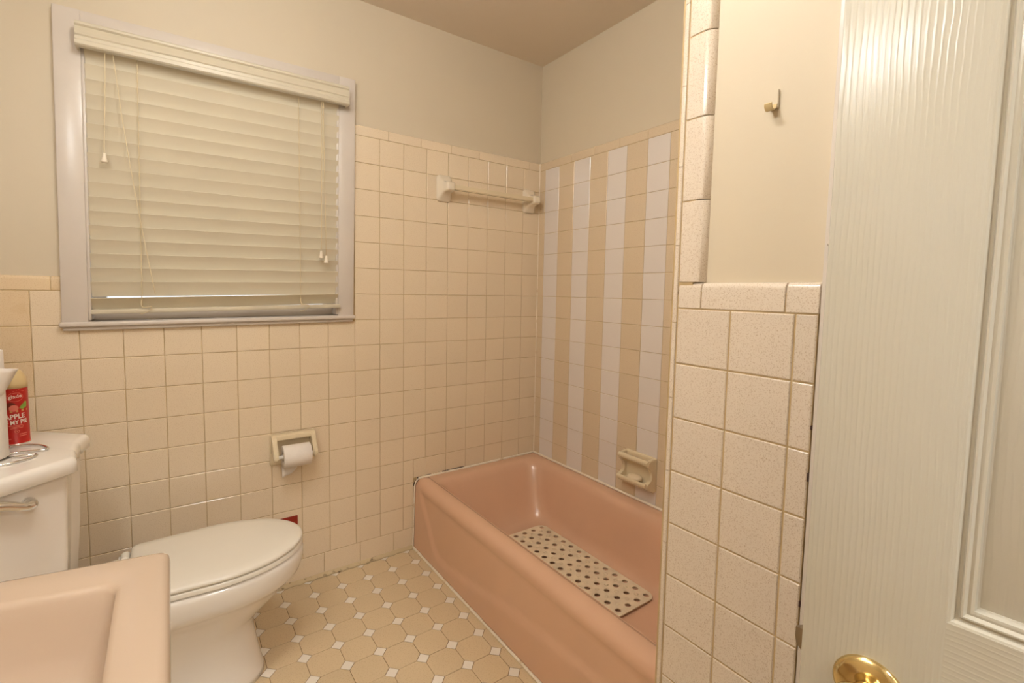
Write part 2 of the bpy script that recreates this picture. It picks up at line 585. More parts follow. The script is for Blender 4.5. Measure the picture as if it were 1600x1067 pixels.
rowz = [ZR0 - r * TZ for r in range(17)]
rowz[16] = 0.0965
colx = [-(0.10544 + k * TP) for k in range(18)]
edges = [0.0] + colx + [XL]
TUBE = -0.7125
for r in range(16):
    zt, zb = rowz[r], rowz[r + 1]
    for k in range(len(edges) - 1):
        x1, x0 = edges[k], edges[k + 1]
        if x1 - x0 < 0.01:
            continue
        xm = (x0 + x1) / 2
        z0_, z1_ = zb, zt
        xa, xb = x0, x1
        # beside and below the window
        if xb > CL and xa < CR:
            inside_l, inside_r = xa < CL, xb > CR
            if inside_l and r in (6, 7) and zt < 1.2 and zb > 1.06:
                xb = CL - 0.001
            elif inside_r and zb > 1.06:
                xa = CR + 0.001
            elif zt > 1.072:
                if zb > 1.060:
                    continue
                if not (xa < CL - 0.01):
                    z1_ = 1.068 + (xm + 1.44) * 0.0125
        if xb <= CL and r < 6:
            continue
        if xb <= CR and xa >= CL and r < 6:
            continue
        if r < 6 and xb < CR:
            continue
        # tub
        if xa > TUBX:
            if z1_ < TUBZ + 0.01:
                continue
            z0_ = max(z0_, TUBZ + 0.006)
        elif xb > TUBX and z0_ < TUBZ + 0.006:
            if z1_ > TUBZ + 0.02:
                place_tile(wall_back, 'wall_tile', TUBE, xb + 0.002, max(z0_, TUBZ + 0.006), z1_, 'back', M['tile'], 'beige')
            xb = TUBE
        mt, key = M['tile'], 'beige'
        if x1 < -1.86 and r in (6, 7) or (x1 < -1.9 and r == 8):
            mt, key = M['tile_stained'], 'stained'
        place_tile(wall_back, 'wall_tile', xa, xb, z0_, z1_, 'back', mt, key)

# six-inch base tiles along the floor
bxs = [TUBE, -0.810] + [-0.810 - 0.1528 * k for k in range(1, 9)] + [XL]
for a, b in zip(bxs[1:], bxs[:-1]):
    if b - a > 0.01:
        place_tile(wall_back, 'base_tile', a, b, 0.0015, 0.0965, 'back', M['tile'], 'beige')


def put_cap(parent, w, h, loc, rotz, mat, name='cap_tile', roll=None):
    me = cap_mesh(w - 0.0016, h)
    me.materials.append(mat)
    o = bpy.data.objects.new(name, me)
    COL.objects.link(o); o.parent = parent
    o.location = loc
    o.rotation_euler = (0, roll or 0, rotz)
    return o


# bullnose caps: back wall right of the window, left of the window, right wall
cj = [CR + 0.001] + [-0.833 + 0.1527 * k for k in range(6)] + [-0.0005]
for a, b in zip(cj[:-1], cj[1:]):
    put_cap(wall_back, b - a, 0.042, ((a + b) / 2, 0, ZR0 + 0.001), 0, M['tile'])
cl = [XL, -1.918, CL - 0.001]
for a, b in zip(cl[:-1], cl[1:]):
    put_cap(wall_back, b - a, 0.0445, ((a + b) / 2, 0, rowz[6] + 0.001), 0, M['tile_stained'])
cj = [-0.0005, -0.0915, -0.244, -0.3965, -0.549, -0.7015] + [-0.854 - 0.1525 * k for k in range(4)] + [YE]
for b, a in zip(cj[:-1], cj[1:]):
    if b - a > 0.01:
        put_cap(wall_right, b - a, 0.042, (0, (a + b) / 2, ZR0 + 0.001), -PI / 2, M['tile_tan'])

# striped tub wall
sy = [0.0] + [-(0.04535 + m * TP) for m in range(14)]
sy = [y for y in sy if y > YE] + [YE]
for r in range(14):
    zt, zb = rowz[r], max(rowz[r + 1], TUBZ + 0.006)
    if zt - zb < 0.01:
        continue
    for m in range(len(sy) - 1):
        white = m % 2 == 1
        place_tile(wall_right, 'wall_tile', sy[m], sy[m + 1], zb, zt, 'right',
                   M['tile_white'] if white else M['tile_tan'], 'white' if white else 'tan', gap=0.0016)

# partition beside the door: face tiles, caps, upright bullnose, end tiles
pz = [1.18261 - k * TZ for k in range(11)]
pz = [z for z in pz if z > 0.12] + [0.0965]
py = [-1.4437, -1.5532, -1.6627, -1.6965]
for zt, zb in zip(pz[:-1], pz[1:]):
    for b, a in zip(py[:-1], py[1:]):
        place_tile(wall_partition, 'wall_tile', a, b, zb, zt, 'part', M['tile_part'], 'cream', gap=0.0028)
for b, a in ((-1.4437, -1.5532), (-1.5532, -1.6965)):
    place_tile(wall_partition, 'base_tile', a, b, 0.0015, 0.0965, 'part', M['tile_part'], 'cream')
for b, a in ((-1.4437, -1.4940), (-1.4940, -1.6465), (-1.6465, -1.6975)):
    put_cap(wall_partition, b - a, 0.0490, (XP, (a + b) / 2, 1.1836), -PI / 2, M['tile_part'])


def upright_bull(z0, z1):
    """vertical bullnose: flat at the tub side, rounded towards the painted wall"""
    bm = bmesh.new()
    w = 0.0515; r = 0.019
    prof = [(0.020, 0), (0.0012, 0), (0, 0.0012)]
    for k in range(9):
        a = PI / 2 * k / 8
        prof.append((r - r * math.cos(a), w - r + r * math.sin(a)))
    prof.append((0.020, w))
    c = 0.0012; h = z1 - z0 - 0.0018
    rings = []
    for z, s in ((0, 1), (c, 0), (h - c, 0), (h, 1)):
        rings.append([(y + (c if s and y < 0.02 else 0), -u, z) for y, u in prof])
    loft(bm, rings)
    o = from_bm('bullnose_tile', bm, wall_partition, M['tile_part'], (XP, -1.4445, z0 + 0.0009), angle=40)
    return o


bz = [1.2325, 1.3885, 1.5415, 1.6945, 1.8475, 1.885]
for a, b in zip(bz[:-1], bz[1:]):
    upright_bull(a, b)


def corner_strip(z0, z1):
    """rounded edge of the end tiles that shows at the corner"""
    bm = bmesh.new()
    r = 0.014
    prof = [(0.03, -0.0168), (0.0008, -0.0168), (0.0, -0.0160), (0.0, -0.0142)]
    for k in range(7):
        a = PI / 2 * k / 6
        prof.append((r - r * math.cos(a), -r + r * math.sin(a)))
    prof += [(0.05, 0.0), (0.05, -0.0168)]
    c = 0.0008; h = z1 - z0 - 0.0012
    rings = [[(x, y, z) for x, y in prof] for z in (0, h)]
    loft(bm, rings)
    return from_bm('corner_tile', bm, wall_partition, M['tile_part'], (XP - 0.0006, YE + 0.0010, z0), angle=50)


cz = [0.002] + [1.155 + 0.1512 * k for k in range(-7, 5)] + [1.885]
for a, b in zip(cz[:-1], cz[1:]):
    corner_strip(a, b)
# end face towards the tub
ex = [XP + 0.052 + TP * k for k in range(7)] + [-0.001]
for r in range(14):
    zt, zb = rowz[r], max(rowz[r + 1], TUBZ + 0.006)
    if zt - zb < 0.01:
        continue
    for a, b in zip(ex[:-1], ex[1:]):
        place_tile(wall_partition, 'wall_tile', a, b, zb, zt, 'end', M['tile_tan'], 'tan')
# left wall wainscot (beside the sink and the toilet)
ly = [-0.001 - TP * k for k in range(23)] + [YF]
for r in range(6, 16):
    for b, a in zip(ly[:-1], ly[1:]):
        if b - a > 0.012:
            place_tile(wall_left, 'wall_tile', a, b, rowz[r + 1], rowz[r], 'left', M['tile'], 'beige')
for k in range(16):
    a, b = -0.1525 * (k + 1), -0.1525 * k
    put_cap(wall_left, 0.1525, 0.0445, (XL, (a + b) / 2, rowz[6] + 0.001), PI / 2, M['tile'])

# door casing on the partition
trim = struct(box('trim_1', XP - 0.004, XP + 0.02, -1.765, -1.6995, 0, 2.12, M['white'], None, 0.002))
trim2 = struct(box('trim_2', DX0 - 0.06, DX0, YF, YF + 0.016, 0, DZ + 0.06, M['white'], None, 0.002))
# chipped caulk between tile and casing
ch = bmesh.new()
for z, h in ((1.005, 0.006), (0.925, 0.014), (0.715, 0.009)):
    bx(ch, XP - 0.0035, XP + 0.001, -1.6995, -1.6968, z - h / 2, z + h / 2)
from_bm('chipped_caulk', ch, wall_partition, M['dark'])

# ------------------------------------------------------------------ floor tiles
FPX = 0.1074; FPY = 0.1072
DX, DY = -0.7543, -0.1190
LEG = 0.0232
oct_pts = []


def flat_tile(pts, th=0.008, ch=0.0010, name='floor_tile'):
    """polygon tile lying flat, top at z = 0"""
    bm = bmesh.new()
    c = Vector((sum(p[0] for p in pts) / len(pts), sum(p[1] for p in pts) / len(pts)))
    def ins(p, d):
        v = Vector(p) - c
        return c + v * (1 - d / max(v.length, 1e-6))
    r0 = [(p[0], p[1], -th) for p in pts]
    r1 = [(p[0], p[1], -0.0007) for p in pts]
    r2 = [(*ins(p, ch), 0.0) for p in pts]
    loft(bm, [r0, r1, r2], False, True)
    bmesh.ops.recalc_face_normals(bm, faces=bm.faces)
    me = bpy.data.meshes.new(name)
    bm.to_mesh(me); bm.free()
    return me


def clip(poly, axis, val, keep_less):
    out = []
    for i in range(len(poly)):
        a, b = poly[i], poly[(i + 1) % len(poly)]
        ia = (a[axis] <= val) == keep_less
        ib = (b[axis] <= val) == keep_less
        if ia:
            out.append(a)
        if ia != ib:
            t = (val - a[axis]) / (b[axis] - a[axis])
            out.append(tuple(a[i2] + (b[i2] - a[i2]) * t for i2 in range(2)))
    return out


g = 0.0008
hx, hy = FPX / 2 - g, FPY / 2 - g
k = LEG + 0.0002
OCT = [(hx, -hy + k), (hx, hy - k), (hx - k, hy), (-hx + k, hy), (-hx, hy - k), (-hx, -hy + k), (-hx + k, -hy), (hx - k, -hy)]
dd = LEG - 0.0009
DOT = [(dd, 0), (0, dd), (-dd, 0), (0, -dd)]
oct_me = flat_tile(OCT); oct_me.materials.append(M['floor_tile'])
dot_me = flat_tile(DOT, name='dot_tile'); dot_me.materials.append(M['floor_dot'])
far_bm = {'floor_tile': bmesh.new(), 'dot_tile': bmesh.new()}
FX0, FX1, FY0, FY1 = XL + 0.001, -0.7165, YF, -0.004


def lay(base, me, mat, name, cx, cy, stuff):
    pts = [(p[0] + cx, p[1] + cy) for p in base]
    if all(FX0 < p[0] < FX1 and FY0 < p[1] < FY1 for p in pts) and not stuff:
        o = bpy.data.objects.new(name, me)
        COL.objects.link(o); o.parent = floor
        o.location = (cx, cy, random.uniform(-0.0003, 0.0002))
        o.rotation_euler = (random.uniform(-.0025, .0025), random.uniform(-.0025, .0025), 0)
        return
    for ax, v, kl in ((0, FX0, False), (0, FX1, True), (1, FY0, False), (1, FY1, True)):
        if pts:
            pts = clip(pts, ax, v, kl)
    if len(pts) < 3:
        return
    area = abs(sum(pts[i][0] * pts[(i + 1) % len(pts)][1] - pts[(i + 1) % len(pts)][0] * pts[i][1] for i in range(len(pts)))) / 2
    if area < 8e-5:
        return
    if stuff:
        b = far_bm[name]
        vs = [b.verts.new((p[0], p[1], 0.0)) for p in pts]
        b.faces.new(vs)
        vs2 = [b.verts.new((p[0], p[1], -0.006)) for p in pts]
        for i in range(len(vs)):
            j = (i + 1) % len(vs)
            b.faces.new((vs[i], vs2[i], vs2[j], vs[j]))
        return
    m2 = flat_tile(pts, name=name)
    m2.materials.append(mat)
    o = bpy.data.objects.new(name, m2)
    COL.objects.link(o); o.parent = floor


for i in range(-1, 14):
    for j in range(-1, 24):
        cx, cy = DX - i * FPX, DY - j * FPY
        far = cy < -1.75
        lay(OCT, oct_me, M['floor_tile'], 'floor_tile', cx - FPX / 2, cy - FPY / 2, far)
        lay(DOT, dot_me, M['floor_dot'], 'dot_tile', cx, cy, far)
for nm, b in far_bm.items():
    o = from_bm('far_' + nm, b, floor, M['floor_tile' if nm == 'floor_tile' else 'floor_dot'])
    o['kind'] = 'stuff'

# dirty caulk where the floor meets the wall
cb = bmesh.new()
N = 90
ra, rb = [], []
pts_ = []
for i in range(N + 1):
    x = XL + (TUBE - XL) * i / N
    w = 0.0185 + 0.003 * math.sin(i * 1.7) + random.uniform(-0.002, 0.002)
    pts_.append([(x, 0.004, 0.0), (x, -w, 0.0006), (x, -w * 0.55, 0.0045), (x, -0.0020, 0.012 + random.uniform(-0.0015, 0.001)), (x, 0.004, 0.014)])
loft(cb, pts_)
from_bm('floor_caulk', cb, wall_back, M['caulk_dirty'], smooth=True)

# ------------------------------------------------------------------ window
win = bpy.data.objects.new('window_1', None)
COL.objects.link(win); win.location = (-1.437, 0.05, 1.55)
struct(win)
OFF = Vector((1.437, -0.05, -1.55))


def wbox(name, x0, x1, y0, y1, z0, z1, mat, bevel=0.002, seg=2, parent=win):
    o = box(name, x0, x1, y0, y1, z0, z1, mat, None, bevel, seg)
    skew_mesh(o)
    if parent is win:
        for v in o.data.vertices:
            v.co += OFF
    o.parent = parent
    return o


CF = -0.016
wbox('casing', CL, WX0 + 0.004, CF, 0.012, 1.078, 2.046, M['white'], 0.003)
wbox('casing', WX1 - 0.004, CR, CF, 0.012, 1.078, 2.046, M['white'], 0.003)
wbox('casing', WX0 + 0.003, WX1 - 0.003, CF + 0.0005, 0.012, 1.983, 2.0455, M['white'], 0.003)
# beads inside the casing
wbox('stop_bead', WX0 + 0.003, WX0 + 0.012, CF + 0.004, 0.06, 1.098, 1.985, M['white'], 0.003)
wbox('stop_bead', WX1 - 0.012, WX1 - 0.003, CF + 0.004, 0.06, 1.098, 1.985, M['white'], 0.003)
# jambs
wbox('jamb', WX0 - 0.012, WX0 + 0.006, 0.0, 0.13, 1.085, 1.99, M['white'], 0.001)
wbox('jamb', WX1 - 0.006, WX1 + 0.012, 0.0, 0.13, 1.085, 1.99, M['white'], 0.001)
wbox('jamb', WX0 - 0.010, WX1 + 0.010, 0.0, 0.13, 1.979, 1.997, M['white'], 0.001)
# sill with a rounded nose, and the small moulding below it
wbox('sill', CL - 0.006, CR + 0.004, -0.026, 0.13, 1.078, 1.094, M['white'], 0.006, 4)
wbox('sill_moulding', CL + 0.002, CR - 0.002, -0.015, 0.010, 1.066, 1.080, M['white'], 0.004, 3)
# sash and panes
wbox('sash', WX0 + 0.006, WX1 - 0.006, 0.045, 0.080, 1.094, 1.138, M['white'], 0.003)
wbox('sash', WX0 + 0.006, WX1 - 0.006, 0.045, 0.080, 1.525, 1.565, M['white'], 0.003)
wbox('sash', WX0 + 0.006, WX1 - 0.006, 0.045, 0.080, 1.945, 1.985, M['white'], 0.003)
wbox('sash', WX0 + 0.006, WX0 + 0.045, 0.046, 0.079, 1.10, 1.98, M['white'], 0.003)
wbox('sash', WX1 - 0.045, WX1 - 0.006, 0.046, 0.079, 1.10, 1.98, M['white'], 0.003)
wbox('pane', WX0 + 0.04, WX1 - 0.04, 0.060, 0.064, 1.13, 1.53, M['glass'], 0)
wbox('pane', WX0 + 0.04, WX1 - 0.04, 0.060, 0.064, 1.56, 1.95, M['glass'], 0)

# ------------------------------------------------------------------ blind
blind = thing('window_blind', 'closed cream slatted blind with a moulded valance covering the window', 'blind', (-1.437, 0, 1.55))
BOFF = Vector((1.437, 0, -1.55))


def bfix(o):
    skew_mesh(o)
    for v in o.data.vertices:
        v.co += BOFF
    o.parent = blind
    return o


# valance: moulded profile with returns
vb = bmesh.new()
vprof = [(-0.040, 1.925), (-0.060, 1.925), (-0.064, 1.929), (-0.064, 1.940), (-0.060, 1.944), (-0.060, 1.953),
         (-0.063, 1.957), (-0.060, 1.972), (-0.056, 1.982), (-0.061, 1.987), (-0.061, 1.993), (-0.057, 1.997), (-0.048, 1.997)]
VX0, VX1 = -1.834, -1.022
loft(vb, [[(x, y, z) for y, z in vprof] for x in (VX0, VX1)])
bx(vb, VX0 + 0.0005, VX0 + 0.008, -0.050, -0.0165, 1.9255, 1.9965)
bx(vb, VX1 - 0.008, VX1 - 0.0005, -0.050, -0.0165, 1.9255, 1.9965)
bfix(from_bm('valance', vb, None, M['blind_val'], angle=25))
bfix(box('headrail', VX0 + 0.02, VX1 - 0.025, -0.040, -0.0005, 1.945, 1.995, M['blind'], None, 0.002))
SX0, SX1 = -1.817, -1.050
SY = -0.010
PITCH = 0.04435
TILT = math.radians(-69)
slat_me = None
hs = 0.0255
for i in range(18):
    zc = 1.9105 - PITCH * i
    if slat_me is None:
        sb = bmesh.new()
        rings = []
        NS = 5
        up, lo = [], []
        for q in range(NS + 1):
            w = -hs + 2 * hs * q / NS
            crown = 0.0022 * (1 - (w / hs) ** 2)
            up.append((w, crown + 0.0012)); lo.append((w, crown - 0.0012))
        loop = up + lo[::-1]
        for x in (SX0 + 1.437, SX1 + 1.437):
            rings.append([(x, a, b) for a, b in loop])
        loft(sb, rings)
        s0 = from_bm('slat', sb, blind, M['blind'], angle=30)
        slat_me = s0.data
        o = s0
    else:
        o = bpy.data.objects.new('slat', slat_me)
        COL.objects.link(o); o.parent = blind
    t = TILT + random.uniform(-0.03, 0.03)
    if i == 17:
        t = math.radians(-48)
    # lower edge towards the room
    x, y, z = skew((-1.437, SY, zc))
    o.location = (x + 1.437, y, z - 1.55 - (0.001 if i == 17 else 0))
    # the tilt turns +w (front, towards -y) down; slope of the sagging blind grows downwards
    o.rotation_euler = (t, -(0.0125 + 0.010 * i / 17) - (0.008 if i == 17 else 0), 0)
br = bfix(box('bottom_rail', SX0, SX1 + 0.006, -0.036, 0.014, 1.1215, 1.1365, M['blind_val'], None, 0.003))
for v in br.data.vertices:
    v.co.z += v.co.x * 0.010


def cordline(name, pts, r=0.0013):
    b = bmesh.new()
    tube_pts(b, pts, r, 6)
    o = from_bm(name, b, None, M['cord'], smooth=True)
    for v in o.data.vertices:
        v.co += BOFF
    o.parent = blind
    return o


# ladder tapes: a zig-zag up the face of each slat and a loose loop below
for (xa, xb) in ((-1.684, -1.694), (-1.199, -1.201)):
    pts = []
    for i in range(18):
        z = 1.9105 - PITCH * i + (xa + 1.44) * 0.0125 + 0.004
        x = xa + (xb - xa) * i / 17
        zz = z - 0.020
        pts.append((x, SY - 0.0150, zz + 0.036))
        pts.append((x + 0.0015, SY - 0.0190, zz - 0.001))
    cordline('ladder_cord', pts)
    zb = 1.128 + (xb + 1.44) * 0.010
    lp = smooth_path([(xb, SY - 0.020, 1.165 + (xb + 1.44) * 0.02), (xb - 0.002, -0.038, 1.150 + (xb + 1.44) * 0.02),
                      (xb + 0.004, -0.042, 1.140 + (xb + 1.44) * 0.02), (xb + 0.026, -0.046, zb + 0.012),
                      (xb + 0.018, -0.044, zb - 0.002), (xb + 0.004, -0.042, zb - 0.010), (xb - 0.006, -0.040, zb - 0.012)], 5)
    cordline('ladder_loop', lp, 0.0014)


def tassel(x, y, z, cord):
    b = bmesh.new()
    lathe(b, [(0.0015, 0.030), (0.0045, 0.029), (0.0052, 0.022), (0.0062, 0.014), (0.0095, 0.004), (0.0098, 0.001), (0.0070, 0.0), (0.001, -0.0005)], n=14, origin=(x, y, z))
    o = from_bm('tassel', b, None, M['ceramic2'], smooth=True)
    for v in o.data.vertices:
        v.co += BOFF
    o.parent = cord


CY_ = -0.040
pc = cordline('pull_cord', smooth_path([(-1.761, CY_, 1.935), (-1.765, CY_, 1.80), (-1.770, CY_, 1.70), (-1.773, CY_, 1.617)], 4))
tassel(-1.773, CY_, 1.588, pc)
cordline('pull_cord', smooth_path([(-1.743, CY_, 1.932), (-1.720, CY_, 1.68), (-1.690, CY_, 1.42), (-1.657, CY_ - 0.002, 1.178)], 5))
pc = cordline('pull_cord', smooth_path([(-1.117, CY_, 1.925), (-1.119, CY_, 1.70), (-1.125, CY_, 1.355)], 4))
tassel(-1.125, CY_, 1.326, pc)
pc = cordline('pull_cord', smooth_path([(-1.112, CY_ - 0.004, 1.925), (-1.111, CY_ - 0.004, 1.70), (-1.107, CY_ - 0.004, 1.336)], 4))
tassel(-1.107, CY_ - 0.004, 1.307, pc)
for z in (1.905, 1.878):
    kb = bmesh.new()
    lathe(kb, [(0.001, -0.003), (0.0032, -0.001), (0.0032, 0.001), (0.001, 0.003)], n=8, origin=(-1.1125, CY_ - 0.003, z))
    o = from_bm('cord_knot', kb, None, M['cord'], smooth=True)
    for v in o.data.vertices:
        v.co += BOFF
    o.parent = pc

# ------------------------------------------------------------------ bathtub
tub = thing('bathtub', 'pink enamel bathtub with a flat apron in the tiled alcove', 'bathtub', (-0.35, -0.71, 0.0))
TO = Vector((0.35, 0.71, 0))
TY1, TY0 = -0.003, YE + 0.001
tb = bmesh.new()


def tubring(x0, x1, y0, y1, r, z, n=8):
    return [(p[0], p[1], z) for p in rrect(x0, x1, y0, y1, r, n)]


R_ = [
    tubring(-0.640, -0.002, TY0, TY1, 0.004, TUBZ),
    tubring(-0.640, -0.030, TY0 + 0.045, TY1 - 0.045, 0.05, TUBZ + 0.003),
    tubring(-0.637, -0.050, TY0 + 0.070, TY1 - 0.068, 0.07, TUBZ - 0.001),
    tubring(-0.630, -0.062, TY0 + 0.080, TY1 - 0.080, 0.08, TUBZ - 0.012),
    tubring(-0.622, -0.070, TY0 + 0.088, TY1 - 0.090, 0.085, TUBZ - 0.035),
    tubring(-0.600, -0.088, TY0 + 0.115, TY1 - 0.125, 0.09, 0.20),
    tubring(-0.580, -0.100, TY0 + 0.135, TY1 - 0.165, 0.095, 0.115),
    tubring(-0.566, -0.112, TY0 + 0.150, TY1 - 0.190, 0.10, 0.078),
    tubring(-0.546, -0.130, TY0 + 0.172, TY1 - 0.215, 0.10, 0.057),
    tubring(-0.515, -0.160, TY0 + 0.205, TY1 - 0.25, 0.10, 0.050),
    tubring(-0.40, -0.27, TY0 + 0.40, TY1 - 0.45, 0.06, 0.047),
]
R_ = [[Vector(p) + TO for p in r] for r in R_]
loft(tb, R_, False, True)
o = from_bm('basin', tb, tub, M['pink'], smooth=True)
# front rim and apron: one sheet swept along y, with the embossed panel line
ab = bmesh.new()
prof = [(-0.6405, TUBZ + 0.001), (-0.652, TUBZ + 0.0045), (-0.664, TUBZ + 0.0055), (-0.676, TUBZ + 0.004), (-0.687, TUBZ - 0.001), (-0.696, TUBZ - 0.009), (-0.7025, TUBZ - 0.020)]
zs = [TUBZ - 0.033, 0.28] + [0.27 - 0.0135 * q for q in range(20)] + [0.0]
prof += [(-0.705, z) for z in zs]
NY = 150
pl = [(-0.0, 0.33), (-0.052, 0.285), (-0.085, 0.235), (-0.15, 0.16), (-0.20, 0.085), (-0.25, 0.060), (-0.33, 0.056), (-0.50, 0.082), (-0.71, 0.122), (-0.95, 0.150), (-1.16, 0.170), (-1.43, 0.180)]


def zline(y):
    for (a, za), (b, zb) in zip(pl[:-1], pl[1:]):
        if y <= a and y >= b:
            t = (y - a) / (b - a)
            return za + (zb - za) * t
    return pl[-1][1]


rows = []
for i in range(NY + 1):
    y = TY1 + (TY0 - TY1) * i / NY
    zl = zline(y)
    slope = abs(zline(y + 0.01) - zline(y - 0.01)) / 0.02
    row = []
    for x, z in prof:
        xx = x
        if z < 0.30:
            d = (z - zl) / math.sqrt(1 + slope * slope)     # >0 inside the recessed panel
            t = max(0, min(1, (d + 0.008) / 0.020))
            t = t * t * (3 - 2 * t)
            fade = max(0, min(1, (0.30 - z) / 0.03))
            xx = x + 0.007 * t * fade - 0.0006
            xx -= 0.010 * (1 - z / 0.30) * 0.8
        # small rounding where the rim meets the wall
        c = max(0, 1 - (-y) / 0.03)
        row.append(Vector((xx, y, z - 0.004 * c * (1 if z > 0.3 else 0))) + TO)
    rows.append(row)
loft(ab, rows, False, False, closed=False)
ao = from_bm('apron', ab, tub, M['pink'], smooth=True)
sol = ao.modifiers.new('thickness', 'SOLIDIFY'); sol.thickness = 0.006; sol.offset = -1


def bead(name, pts, r, parent, off, mat, wob=0.0005):
    b = bmesh.new()
    P = []
    for a, c in zip(pts[:-1], pts[1:]):
        a, c = Vector(a), Vector(c)
        n = max(2, int((c - a).length / 0.012))
        for q in range(n):
            P.append(a.lerp(c, q / n))
    P.append(Vector(pts[-1]))
    tube_pts(b, [p + off for p in P], [r + random.uniform(-wob, wob) for _ in P], 6)
    return from_bm(name, b, parent, mat, smooth=True)


bead('caulk_bead', [(-0.690, -0.0045, TUBZ + 0.002), (-0.006, -0.0045, TUBZ + 0.005), (-0.0055, -0.012, TUBZ + 0.006), (-0.0055, YE + 0.004, TUBZ + 0.006)], 0.0058, tub, TO, M['caulk'])
bead('caulk_bead', [(-0.690, -0.0045, TUBZ + 0.000), (-0.702, -0.0045, TUBZ - 0.010), (-0.709, -0.0045, TUBZ - 0.03), (-0.7125, -0.005, 0.16), (-0.7165, -0.005, 0.004)], 0.0035, tub, TO, M['caulk'])
bead('caulk_bead', [(-0.7165, -0.006, 0.003), (-0.7165, YE, 0.003)], 0.0052, tub, TO, M['caulk'], 0.0009)
bead('cracked_bead', [(-0.712, -0.001, TUBZ - 0.03), (-0.705, -0.001, TUBZ - 0.006), (-0.692, -0.001, TUBZ + 0.004), (-0.60, -0.001, TUBZ + 0.0075), (-0.44, -0.001, TUBZ + 0.0085)], 0.0030, tub, TO, M['caulk_crack'])

bead('corner_bead', [(-0.0015, -0.0015, TUBZ + 0.008), (-0.0015, -0.0015, 1.88)], 0.0028, wall_back, Vector((0, 0, 0)), M['caulk'], 0.0003)
# bath mat with suction holes
bmat = thing('bath_mat', 'ivory rubber bath mat with rows of round holes inside the tub', 'bath mat', (-0.26, -0.60, 0.0548))
MX0, MX1, MY0, MY1 = -0.395, -0.135, -0.935, -0.252
mb_ = bmesh.new()
cell = 0.0435
nx, ny = 5, 13
cw, cl_ = (MX1 - MX0) / nx, (MY1 - MY0) / ny
V = {}


def mv(i, j):
    if (i, j) not in V:
        x = MX0 + cw * i; y = MY0 + cl_ * j
        if i in (0, nx) and j in (0, ny):
            x += 0.010 * (1 if i == 0 else -1); y += 0.010 * (1 if j == 0 else -1)
        V[(i, j)] = mb_.verts.new((x, y, 0))
    return V[(i, j)]


def edge_mid(cache, i, j, d):
    kx = (i, j, d)
    if kx not in cache:
        x = MX0 + cw * (i + (0.5 if d == 'h' else 0)); y = MY0 + cl_ * (j + (0.5 if d == 'v' else 0))
        cache[kx] = mb_.verts.new((x, y, 0))
    return cache[kx]


EC = {}
for i in range(nx):
    for j in range(ny):
        ring = [mv(i, j), edge_mid(EC, i, j, 'h'), mv(i + 1, j), edge_mid(EC, i + 1, j, 'v'), mv(i + 1, j + 1), edge_mid(EC, i, j + 1, 'h'), mv(i, j + 1), edge_mid(EC, i, j, 'v')]
        cx = MX0 + cw * (i + 0.5); cy = MY0 + cl_ * (j + 0.5)
        corner = (i in (0, nx - 1) and j in (0, ny - 1))
        if False:
            mb_.faces.new(ring)
            continue
        rr = 0.0122
        hole = []
        for q in range(8):
            a = math.radians(225 + 45 * q)
            hole.append(mb_.verts.new((cx + rr * math.cos(a), cy + rr * math.sin(a), 0)))
        for q in range(8):
            mb_.faces.new((ring[q], ring[(q + 1) % 8], hole[(q + 1) % 8], hole[q]))
for v in mb_.verts:
    v.co += Vector((0.26, 0.60, 0.004))
mo = from_bm('mat_sheet', mb_, bmat, M['mat'])
sl = mo.modifiers.new('thickness', 'SOLIDIFY'); sl.thickness = 0.004; sl.offset = 0
# raised bubbles between the holes
bb = bmesh.new()
for i in range(1, nx):
    for j in range(1, ny):
        lathe(bb, [(0.0090, 0.0), (0.0080, 0.0016), (0.004, 0.0026), (0.0005, 0.0029)], n=8, origin=(MX0 + cw * i + 0.26, MY0 + cl_ * j + 0.60, 0.0058))
from_bm('suction_bumps', bb, bmat, M['mat'], smooth=True)['kind'] = 'stuff'

# ------------------------------------------------------------------ toilet
YT = -0.385
toilet = thing('toilet', 'white two-piece toilet with closed lid beside the window wall', 'toilet', (-1.60, YT, 0))
KO = Vector((1.60, -YT, 0))


def egg(xf, xb, hw, z, n=56, e=3.2, ratio=1.37):
    xc = max(xf - hw * ratio, (xf + xb) / 2 + 0.001) if xf - hw * ratio < xb + 0.02 else xf - hw * ratio
    pts = []
    for k in range(n):
        a = 2 * PI * k / n
        c, s = math.cos(a), math.sin(a)
        if c >= 0:
            x = xc + (xf - xc) * c; y = hw * s
        else:
            x = xc - (xc - xb) * abs(c) ** (2 / e); y = hw * math.copysign(abs(s) ** (2 / e), s)
        pts.append((x, YT + y, z))
    return [Vector(p) + KO for p in pts]


bb = bmesh.new()
bowl = [(0.0, -1.402, -1.90, 0.118), (0.018, -1.404, -1.90, 0.117), (0.045, -1.411, -1.90, 0.108), (0.09, -1.420, -1.90, 0.103), (0.14, -1.428, -1.90, 0.101),
        (0.180, -1.430, -1.90, 0.106), (0.205, -1.414, -1.91, 0.112), (0.235, -1.378, -1.92, 0.123), (0.265, -1.343, -1.93, 0.136), (0.285, -1.322, -1.94, 0.147),
        (0.298, -1.308, -1.945, 0.157), (0.306, -1.299, -1.95, 0.1655), (0.313, -1.293, -1.953, 0.1705), (0.330, -1.287, -1.96, 0.1745), (0.352, -1.281, -1.965, 0.177), (0.370, -1.281, -1.967, 0.177), (0.380, -1.285, -1.966, 0.174), (0.385, -1.293, -1.962, 0.167)]
loft(bb, [egg(xf, xb, hw, z) for z, xf, xb, hw in bowl])
bo = from_bm('bowl', bb, toilet, M['porc'], smooth=True)


